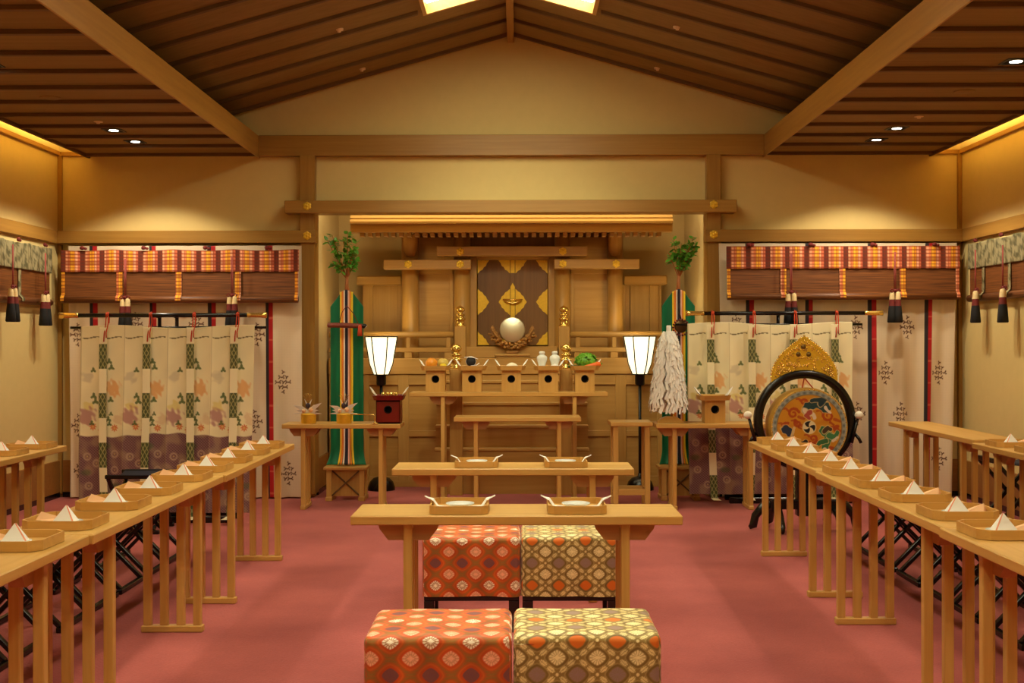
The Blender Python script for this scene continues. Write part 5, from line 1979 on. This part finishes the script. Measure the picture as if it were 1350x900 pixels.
# sword in brocade wrapping hung across the left banner
p = P(457, 429, 10.14)
sw = thing('wrapped_sword', 'sheathed sword in red brocade hung across the left green banner', 'sword', (p.x, 10.14, p.z))
b = MB()
b.tube([(-0.165, 0, 0.004), (-0.155, 0, 0.004), (-0.05, 0, 0.003), (0.08, 0, -0.002), (0.135, 0, -0.004)], [0.014, 0.021, 0.022, 0.021, 0.018], 12)
b.build('sheath', plain('sword_brocade', (128, 58, 38), 0.6, noise=0.5, nscale=70), sw)
MB().tube([(0.13, 0, -0.004), (0.15, 0, -0.005), (0.165, 0, 0.0), (0.172, 0, -0.004)], [0.018, 0.022, 0.014, 0.006], 10).build('hilt', M['blackm'], sw)
b = MB()
b.lathe([(0.004, 0.01), (0.016, 0.0), (0.019, -0.04), (0.022, -0.085), (0.0, -0.085)], (0.118, -0.026, -0.005), 12)
b.build('tassel', M['cordred'], sw)
MB().tube([(0.0, 0.0, 0.17), (-0.04, -0.01, 0.11), (-0.06, -0.016, 0.02)], 0.0035, 6).tube([(0.0, 0.0, 0.17), (0.055, -0.01, 0.11), (0.10, -0.018, 0.02)], 0.0035, 6).build('cord', M['tred'], sw)

# mirror and beads on the right banner
p = P(896, 430, 10.14)
jb = thing('banner_mirror', 'small dark mirror with beads hung on the right green banner', 'mirror', (p.x, 10.14, p.z))
MB().lathe([(0, -0.008), (0.050, -0.008), (0.056, -0.004), (0.056, 0.004), (0, 0.004)], (0.012, 0, 0.0), 28, 0, 'Y').build('disc', plain('dark_bronze', (96, 70, 44), 0.3, 0.8), jb)
b = MB()
for i in range(18):
    a = 2 * PI * i / 18
    b.ell((0.012 + 0.068 * math.cos(a), -0.006, 0.068 * math.sin(a) - 0.01), 0.0095, 0.0095, 0.0095, 8, 6)
b.build('bead_string', M['tred'], jb)
MB().tube([(0.0, 0, 0.20), (-0.008, -0.006, 0.13), (0.012, -0.004, 0.06)], 0.006, 6).build('cord', M['blackm'], jb)

# ------------------------------------------------------------------ paper wand on the right side table
YO = 9.66
wx = PX(883.5, YO)
ow = thing('paper_wand', 'tall wand thick with white zigzag paper streamers on the right side table', 'wand', (wx, YO, 0.696))
z1 = PZ(430, YO) - 0.696
MB().tube([(0.012, 0, 0.02), (-0.012, 0, z1 - 0.01)], 0.011, 10).build('stick', M['hz'], ow)
MB().lathe([(0.0, 0.0), (0.017, 0.0), (0.02, 0.01), (0.019, 0.055), (0.014, 0.06), (0, 0.06)], (-0.012, 0, z1 - 0.055), 14).build('paper_binding', M['white'], ow)
b = MB()
b.prism([(-0.105, 0.0), (0.105, 0.0), (0.10, 0.012), (0.06, 0.042), (0.03, 0.052), (-0.03, 0.052), (-0.075, 0.036), (-0.102, 0.012)], -0.05, 0.05, 'Y')
b.build('stand', M['hx'], ow)
r = random.Random(4)
stm = MB()
for k in range(190):
    a = r.uniform(0, 2 * PI)
    outr = 1.0 if k % 3 else r.uniform(0.3, 0.9)
    L_ = r.uniform(0.22, 0.66) if k % 2 else r.uniform(0.52, 0.66)
    segs = max(4, int(L_ / 0.060))
    j0_ = r.uniform(0.0, 0.055)
    L_ = min(L_, 0.655 - j0_)
    pts = []
    tv = Vector((-math.sin(a), math.cos(a) * 0.85, 0)).normalized()
    rv = Vector((math.cos(a), math.sin(a) * 0.85, 0))
    for i in range(segs + 1):
        d_ = 0.01 + j0_ + L_ * i / segs
        rad = outr * (0.022 + 0.128 * min(1.0, (d_ / 0.60)) ** 0.48)
        p_ = Vector((-0.012, 0, z1 - 0.03 - d_)) + rv * rad + tv * (0.012 if i % 2 else -0.012)
        pts.append(p_)
    for i in range(segs):
        p0, p1 = pts[i], pts[i + 1]
        w_ = 0.0085
        kick = rv * r.uniform(-0.004, 0.016) + tv * r.uniform(-0.010, 0.010) - Vector((0, 0, r.uniform(0, 0.02)))
        stm.add([p0 - tv * w_, p0 + tv * w_, p1 + tv * w_ + kick, p1 - tv * w_ + kick], [(0, 1, 2, 3)])
so = stm.build('paper_streamers', M['white'], ow)
so.modifiers.new('thickness', 'SOLIDIFY').thickness = 0.0012
so['kind'] = 'stuff'

# ------------------------------------------------------------------ things on the side tables
YT = 9.66
place(sb_p, sb_u, (PX(942.5, YT - 0.08), YT, 0.696), 0, 'plain wooden offering stand with paper on the right side table', 'plain offering stands')
sheet(PX(942.5, YT - 0.08), YT, 0.696 + 0.1945, 'white paper on the offering stand of the right side table', 0.95)
rs = make_sanbo(M['red'], M['red'], 'offering_stand', 0.098, 0.19, 0.128)
YR = 9.68
rs.location = (PX(511.5, YR - 0.09), YR, 0.696)
rs['label'] = 'dark red lacquered offering stand on the left side table'
sheet(rs.location.x, YR, 0.696 + 0.1965, 'white paper on the red lacquered stand', 0.95, 'paper2')
rr = random.Random(3)
for k in range(4):
    b = MB()
    b.lathe([(0, 0), (0.012, 0), (0.006, 0.012), (0.016, 0.034), (0.013, 0.05), (0, 0.053)], n=14)
    b.tube([(0.012, 0, 0.040), (0.024, 0, 0.048)], 0.003, 6)
    o = b.build('gilt_cup', M['brass'], None, (rs.location.x - 0.045 + 0.034 * k, YR - 0.04 + 0.02 * (k % 2), 0.696 + 0.2005))
    tag(o, 'tiny gilt ornament on the red stand, %s from the left' % ORD[k], 'ornament', 'gilt ornaments on the red stand')


def make_vessel(label, px, handle, seed):
    """gilt sake vessel dressed with white paper butterflies"""
    Y = 9.62
    t = thing('sake_vessel', label, 'vessel', (PX(px, Y), Y, 0.696), 0, 'gilt sake vessels')
    MB().lathe([(0, 0), (0.058, 0.0), (0.061, 0.006), (0.062, 0.072), (0.064, 0.080), (0.058, 0.082), (0.03, 0.086), (0, 0.086)], n=28).build('pot', M['gold'], t)
    b = MB()
    r_ = random.Random(seed)
    def leaf(p0, p1, w0):
        p0, p1 = Vector(p0), Vector(p1)
        d = p1 - p0
        sd = Vector((0, -0.45, 1)).normalized() * w0 * 0.62
        b.add([p0 - sd * 0.5, p0 + d * 0.4 - sd, p1, p0 + d * 0.4 + sd, p0 + sd * 0.5], [(0, 1, 2, 3, 4)])
    for s in (-1, 1):
        leaf((0, -0.02, 0.10), (s * 0.115, -0.035, 0.15 + 0.02 * (s > 0)), 0.042)
        leaf((0, -0.03, 0.095), (s * 0.09, -0.05, 0.112), 0.036)
        leaf((0, -0.03, 0.088), (s * 0.118, -0.04, 0.082), 0.016)
        leaf((0, -0.01, 0.13), (s * 0.03, -0.01, 0.20), 0.022)
    o = b.build('paper_wings', M['white'], t)
    o.modifiers.new('thickness', 'SOLIDIFY').thickness = 0.0015
    MB().ell((0, -0.025, 0.145), 0.020, 0.018, 0.024, 12, 8).build('paper_head', plain('dark_paper', (62, 40, 44), 0.7), t)
    MB().ell((0.028, -0.045, 0.115), 0.018, 0.014, 0.020, 12, 8).ell((-0.03, -0.045, 0.105), 0.016, 0.012, 0.016, 12, 8).build('paper_flower', M['peach'], t)
    b = MB()
    for k in range(7):
        a = -0.6 + 0.2 * k
        b.tube([(0, -0.01, 0.16), (math.sin(a) * 0.05, -0.01, 0.16 + 0.055 + 0.012 * (k % 2)), (math.sin(a) * 0.075, -0.012, 0.16 + 0.085 * math.cos(a))], 0.0014, 5)
    b.build('gold_wires', M['brass'], t)
    if handle:
        b = MB()
        b.tube([(0.058, -0.05, 0.076), (0.14, -0.06, 0.078), (0.245, -0.065, 0.074), (0.258, -0.066, 0.066), (0.258, -0.066, 0.006)], 0.0042, 8)
        b.ell((0.258, -0.066, 0.006), 0.028, 0.014, 0.006, 12, 6)
        b.build('handle', M['brass'], t)
    return t


make_vessel('gilt sake vessel with paper butterfly, at the left end of the side table', 406.5, False, 2)
make_vessel('gilt sake vessel with paper butterfly and long thin handle', 453.5, True, 6)

#SECTION_DRUM
# ================================================================== hanging drum in its ring frame
YDR = 8.55
mpx = YDR / F
dc = P(1060.5, 554, YDR)
dr = thing('ring_drum_stand', 'black ring shaped drum stand with gilt openwork crest', 'drum stand', (dc.x, YDR, 0))
zc = dc.z
RO, RI = 66.5 * mpx, 56 * mpx
b = MB()
b.lathe([(RI, -0.03), (RO - 0.008, -0.035), (RO, -0.025), (RO, 0.025), (RO - 0.008, 0.035), (RI, 0.03), (RI - 0.004, 0.0), (RI, -0.03)], (0, 0, zc), 72, 0, 'Y')
b.build('ring', M['black'], dr)
# gilt crest
pts = []
half = [(43.5, -57), (42.5, -66), (38, -76), (33, -84), (26, -91), (18, -98), (10, -104), (4, -108.5), (0, -111)]
base = [(-43.5 + 87 * i / 16, -math.sqrt(max(0, 66 ** 2 - (-43.5 + 87 * i / 16) ** 2))) for i in range(17)]
outl = [(x, -y) for x, y in base]
left = [(-x, -y) for x, y in half]
right = [(x, -y) for x, y in half[::-1][1:]]
poly = [(p_[0] * mpx, zc + p_[1] * mpx) for p_ in (outl[::-1] + left + right)]
cr = MB()
cr.prism(poly, -0.006, 0.006, 'Y')
cr.build('crest', M['gold'], dr)
cb_ = MB()
edge = left + right
for i in range(len(edge) - 1):
    (x0, y0), (x1, y1) = edge[i], edge[i + 1]
    n = max(1, int(math.hypot(x1 - x0, y1 - y0) / 3.2))
    for k in range(n):
        f_ = k / n
        cb_.ell(((x0 + (x1 - x0) * f_) * mpx, 0, zc + (y0 + (y1 - y0) * f_) * mpx), 0.008, 0.008, 0.010, 8, 6)
        fx, fy = (x0 + (x1 - x0) * f_), (y0 + (y1 - y0) * f_)
        cb_.tube([(fx * 0.93 * mpx, -0.008, zc + (fy * 0.96) * mpx), (fx * 0.86 * mpx, -0.008, zc + (fy * 0.925) * mpx)], 0.0035, 5)
rr = random.Random(8)
for k in range(60):
    x = rr.uniform(-36, 36)
    y0 = math.sqrt(66 ** 2 - x * x) + 3
    y1 = 108 - abs(x) * 1.05
    if y1 < y0 + 4: continue
    y = rr.uniform(y0, y1 - 3)
    a = rr.uniform(0, 6.28)
    cb_.tube([((x + 3.4 * math.cos(a + t_ * 1.0) * (1 - t_ * 0.12)) * mpx, -0.009, zc + (y + 3.0 * math.sin(a + t_ * 1.0) * (1 - t_ * 0.12)) * mpx) for t_ in range(5)], 0.0032, 5)
cb_.build('crest_scrollwork', M['brass'], dr)
bs = MB()
for x, y in ((-1.5, 97), (-8, 87), (5.5, 87)):
    bs.lathe([(0.018, -0.006), (0.014, -0.016), (0, -0.020)], (x * mpx, 0, zc + y * mpx), 16, 0, 'Y')
bs.build('crest_bosses', plain('dull_bronze', (120, 96, 50), 0.4, 0.7), dr)
# stand below the ring
b = MB()
zb_ = zc - RO
b.box(-0.06, 0.06, -0.04, 0.04, 0.10, zb_ + 0.02, 0.006)
b.box(-0.25, 0.25, -0.045, 0.045, 0.15, 0.22, 0.008)
b.build('pedestal', M['black'], dr)
for s in (-1, 1):
    MB().tube([(s * 0.22, 0, 0.18), (s * 0.30, 0, 0.17), (s * 0.355, 0, 0.10), (s * 0.37, 0, 0.03), (s * 0.40, 0, 0.014)], [0.034, 0.032, 0.030, 0.030, 0.014], 12).build('leg', M['black'], dr)
    MB().tube([(s * 0.20, -0.02, 0.16), (s * 0.21, -0.14, 0.12), (s * 0.21, -0.20, 0.04), (s * 0.21, -0.24, 0.014)], [0.03, 0.028, 0.028, 0.012], 12).build('leg', M['black'], dr)
    MB().tube([(s * 0.20, 0.02, 0.16), (s * 0.21, 0.14, 0.12), (s * 0.21, 0.20, 0.04), (s * 0.21, 0.24, 0.014)], [0.03, 0.028, 0.028, 0.012], 12).build('leg', M['black'], dr)
    # arms that carry the beaters
    MB().tube([(s * (RO - 0.01), -0.01, zc - 0.09), (s * (RO + 0.02), -0.03, zc - 0.13), (s * (RO + 0.035), -0.03, zc - 0.16)], 0.012, 8).build('beater_holder', M['black'], dr)

# the drum itself hangs in the ring
R = 49.5 * mpx
dd_ = P(1067, 563, YDR - 0.09)
dm = thing('hanging_drum', 'painted round drum with swirling figures hung inside the black ring', 'drum', (dd_.x, YDR - 0.09, dd_.z))
MB().lathe([(R - 0.004, 0.0), (R + 0.006, 0.012), (R + 0.010, 0.10), (R + 0.006, 0.188), (R - 0.004, 0.2)], (0, 0, 0), 64, 0, 'Y').build('shell', plain('gilt_drum_shell', (196, 146, 56), 0.5, 0.3, noise=0.25), dm)
MB().lathe([(R - 0.004, 0.2), (0, 0.2)], (0, 0, 0), 64, 0, 'Y').build('rear_skin', M['tcream'], dm)
nr, na = 110, 320
RR, AA = np.meshgrid(np.linspace(0.0005, R, nr), np.linspace(0, 2 * PI, na))
X, Z = RR * np.cos(AA), RR * np.sin(AA)
xn, zn = X / R, Z / R
col = np.ones(X.shape + (3,)) * np.array((206, 140, 36.0))
col = blend(col, np.clip(vnoise(xn * 2, zn * 2, 8), 0, 1) * 0.5, (176, 104, 26))
rim = np.clip((RR / R - 0.855) * 60, 0, 1)
rr2 = np.clip((RR / R - 0.965) * 80, 0, 1)


def stroke(pts, w, rgb, k=0.95):
    global col
    if w > 0.055 and k > 0.9:
        stroke(pts, w + 0.02, (226, 196, 140), 0.8)
    best = np.full(X.shape, 9.0)
    for i in range(len(pts) - 1):
        ax, az = pts[i]; bx, bz = pts[i + 1]
        dx, dz = bx - ax, bz - az
        t_ = np.clip(((xn - ax) * dx + (zn - az) * dz) / (dx * dx + dz * dz), 0, 1)
        best = np.minimum(best, np.hypot(xn - ax - t_ * dx, zn - az - t_ * dz) / (w * (1 - 0.5 * (i + t_) / len(pts))))
    col = blend(col, np.clip((1.15 - best + 0.16 * np.sin(xn * 34 + zn * 9) * np.sin(zn * 31 - xn * 7)) * 6, 0, 1) * k, rgb)


# curling red clouds
for cx, cz, s, a0 in ((-0.42, 0.36, 0.15, 0.3), (0.50, 0.30, 0.16, 2.0), (-0.62, 0.02, 0.10, 1.0), (0.10, -0.30, 0.12, 4.0), (0.55, -0.62, 0.10, 0.2), (-0.18, -0.62, 0.12, 3.0), (-0.15, 0.66, 0.10, 5.0), (0.72, -0.05, 0.08, 1.2), (-0.3, 0.1, 0.09, 2.4)):
    stroke([(cx + s * (1 - i * 0.06) * math.cos(a0 + i * 0.6), cz + s * (1 - i * 0.06) * math.sin(a0 + i * 0.6)) for i in range(14)], 0.036, (168, 62, 24), 0.85)
    stroke([(cx - s * 0.9, cz + s * 0.5), (cx - s * 1.3, cz + s * 0.9), (cx - s * 1.9, cz + s * 0.8)], 0.03, (168, 62, 24), 0.7)
    stroke([(cx + s * 0.3, cz - s * 1.1), (cx + s * 0.9, cz - s * 1.5)], 0.03, (150, 52, 22), 0.7)
    stroke([(cx + s, cz - s * 0.6), (cx + s * 1.9, cz - s * 0.9)], 0.04, (164, 62, 22), 0.7)
# three winged figures: teal above, green at right, dark blue at left
stroke([(0.42, 0.52), (0.30, 0.62), (0.12, 0.60), (-0.04, 0.56), (-0.12, 0.44)], 0.13, (30, 62, 66))
stroke([(0.30, 0.62), (0.40, 0.72), (0.20, 0.72), (0.06, 0.70)], 0.07, (24, 50, 60))
stroke([(-0.12, 0.44), (-0.02, 0.36), (0.10, 0.34), (0.14, 0.24)], 0.06, (228, 206, 180))
stroke([(0.42, 0.52), (0.48, 0.44), (0.56, 0.38)], 0.04, (232, 214, 190))
stroke([(0.02, 0.40), (-0.08, 0.30), (0.0, 0.24)], 0.06, (170, 70, 60))
stroke([(0.40, -0.10), (0.52, -0.22), (0.44, -0.40), (0.40, -0.58)], 0.12, (48, 112, 66))
stroke([(0.52, -0.22), (0.68, -0.28), (0.74, -0.14)], 0.07, (60, 124, 76))
stroke([(0.44, -0.36), (0.28, -0.40), (0.20, -0.50)], 0.06, (44, 100, 60))
stroke([(0.40, -0.10), (0.48, -0.02), (0.56, -0.06)], 0.06, (70, 50, 34))
stroke([(0.40, -0.58), (0.44, -0.70)], 0.05, (228, 206, 180))
stroke([(0.62, -0.36), (0.74, -0.26)], 0.035, (228, 206, 180))
stroke([(-0.62, -0.06), (-0.52, -0.12), (-0.50, -0.22)], 0.11, (34, 46, 74))
stroke([(-0.40, -0.02), (-0.46, -0.20), (-0.52, -0.34)], 0.035, (216, 186, 130))
stroke([(-0.44, -0.36), (-0.30, -0.40), (-0.20, -0.46), (-0.10, -0.38)], 0.08, (44, 36, 36))
stroke([(-0.36, -0.48), (-0.24, -0.56), (-0.10, -0.54)], 0.05, (228, 206, 180))
stroke([(-0.20, -0.46), (-0.16, -0.60), (-0.26, -0.70)], 0.05, (188, 90, 80))
# comma swirl at the hub
hub = RR / R
col = blend(col, np.clip((0.19 - hub) * 60, 0, 1), (226, 208, 160))
sw_ = np.sin(3 * AA + 14 * hub) > -0.1
col = blend(col, np.clip((0.165 - hub) * 60, 0, 1) * sw_, (34, 28, 26))
# blue grey scalloped border
bcol = np.ones(X.shape + (3,)) * np.array((158, 158, 146.0))
bcol = blend(bcol, (np.sin(AA * 34) * 0.5 + 0.5) * (np.abs(RR / R - 0.91) < 0.03), (104, 112, 112))
col = col * (1 - rim[..., None]) + bcol * rim[..., None]
ln_ = np.exp(-((RR / R - 0.855) / 0.012) ** 2)
col = blend(col, ln_, (120, 104, 74))
col = blend(col, rr2, (196, 156, 74))
grid_obj('painted_skin', M['vcpaint'], np.stack([X, np.full_like(X, -0.0005), Z], -1), col, dm)
b = MB()
for i in range(48):
    a = 2 * PI * i / 48
    b.ell(((R - 0.006) * math.cos(a), -0.001, (R - 0.006) * math.sin(a)), 0.005, 0.004, 0.005, 6, 5)
b.build('studs', M['brass'], dm)
b = MB()
hz_ = (zc + RI) - dd_.z
b.tube([(-0.03, 0.09, R + 0.002), (dc.x - dd_.x, 0.09, hz_ + 0.001)], 0.005, 6)
b.tube([(0.05, 0.09, R + 0.002), (dc.x - dd_.x, 0.09, hz_ + 0.001)], 0.005, 6)
b.build('hanging_cord', M['cordred'], dm)
# beaters
for px, py, s, lab in ((1132.5, 547, 1, 'right'), (986, 547, -1, 'left')):
    p = P(px, py, YDR - 0.045)
    bt = thing('drum_beater', 'drum beater with padded white head on the %s of the ring' % lab, 'drum beater', p, 0, 'drum beaters')
    MB().ell((0, 0, 0), 0.031, 0.031, 0.028, 16, 10).build('head', M['paper2'], bt)
    MB().tube([(-s * 0.008, 0, -0.022), (-s * 0.055, 0, -0.20)], [0.010, 0.013], 10).build('handle', M['black'], bt)

# ================================================================== view
vs_ = scene.view_settings
vs_.view_transform = 'Standard'
vs_.look = 'None'
vs_.gamma = 1.0
vs_.use_curve_mapping = False
vs_.exposure = -0.1
w_ = bpy.data.worlds.new('world')
w_.use_nodes = True
w_.node_tree.nodes['Background'].inputs[0].default_value = (1, 0.85, 0.6, 1)
w_.node_tree.nodes['Background'].inputs[1].default_value = 0.02
scene.world = w_
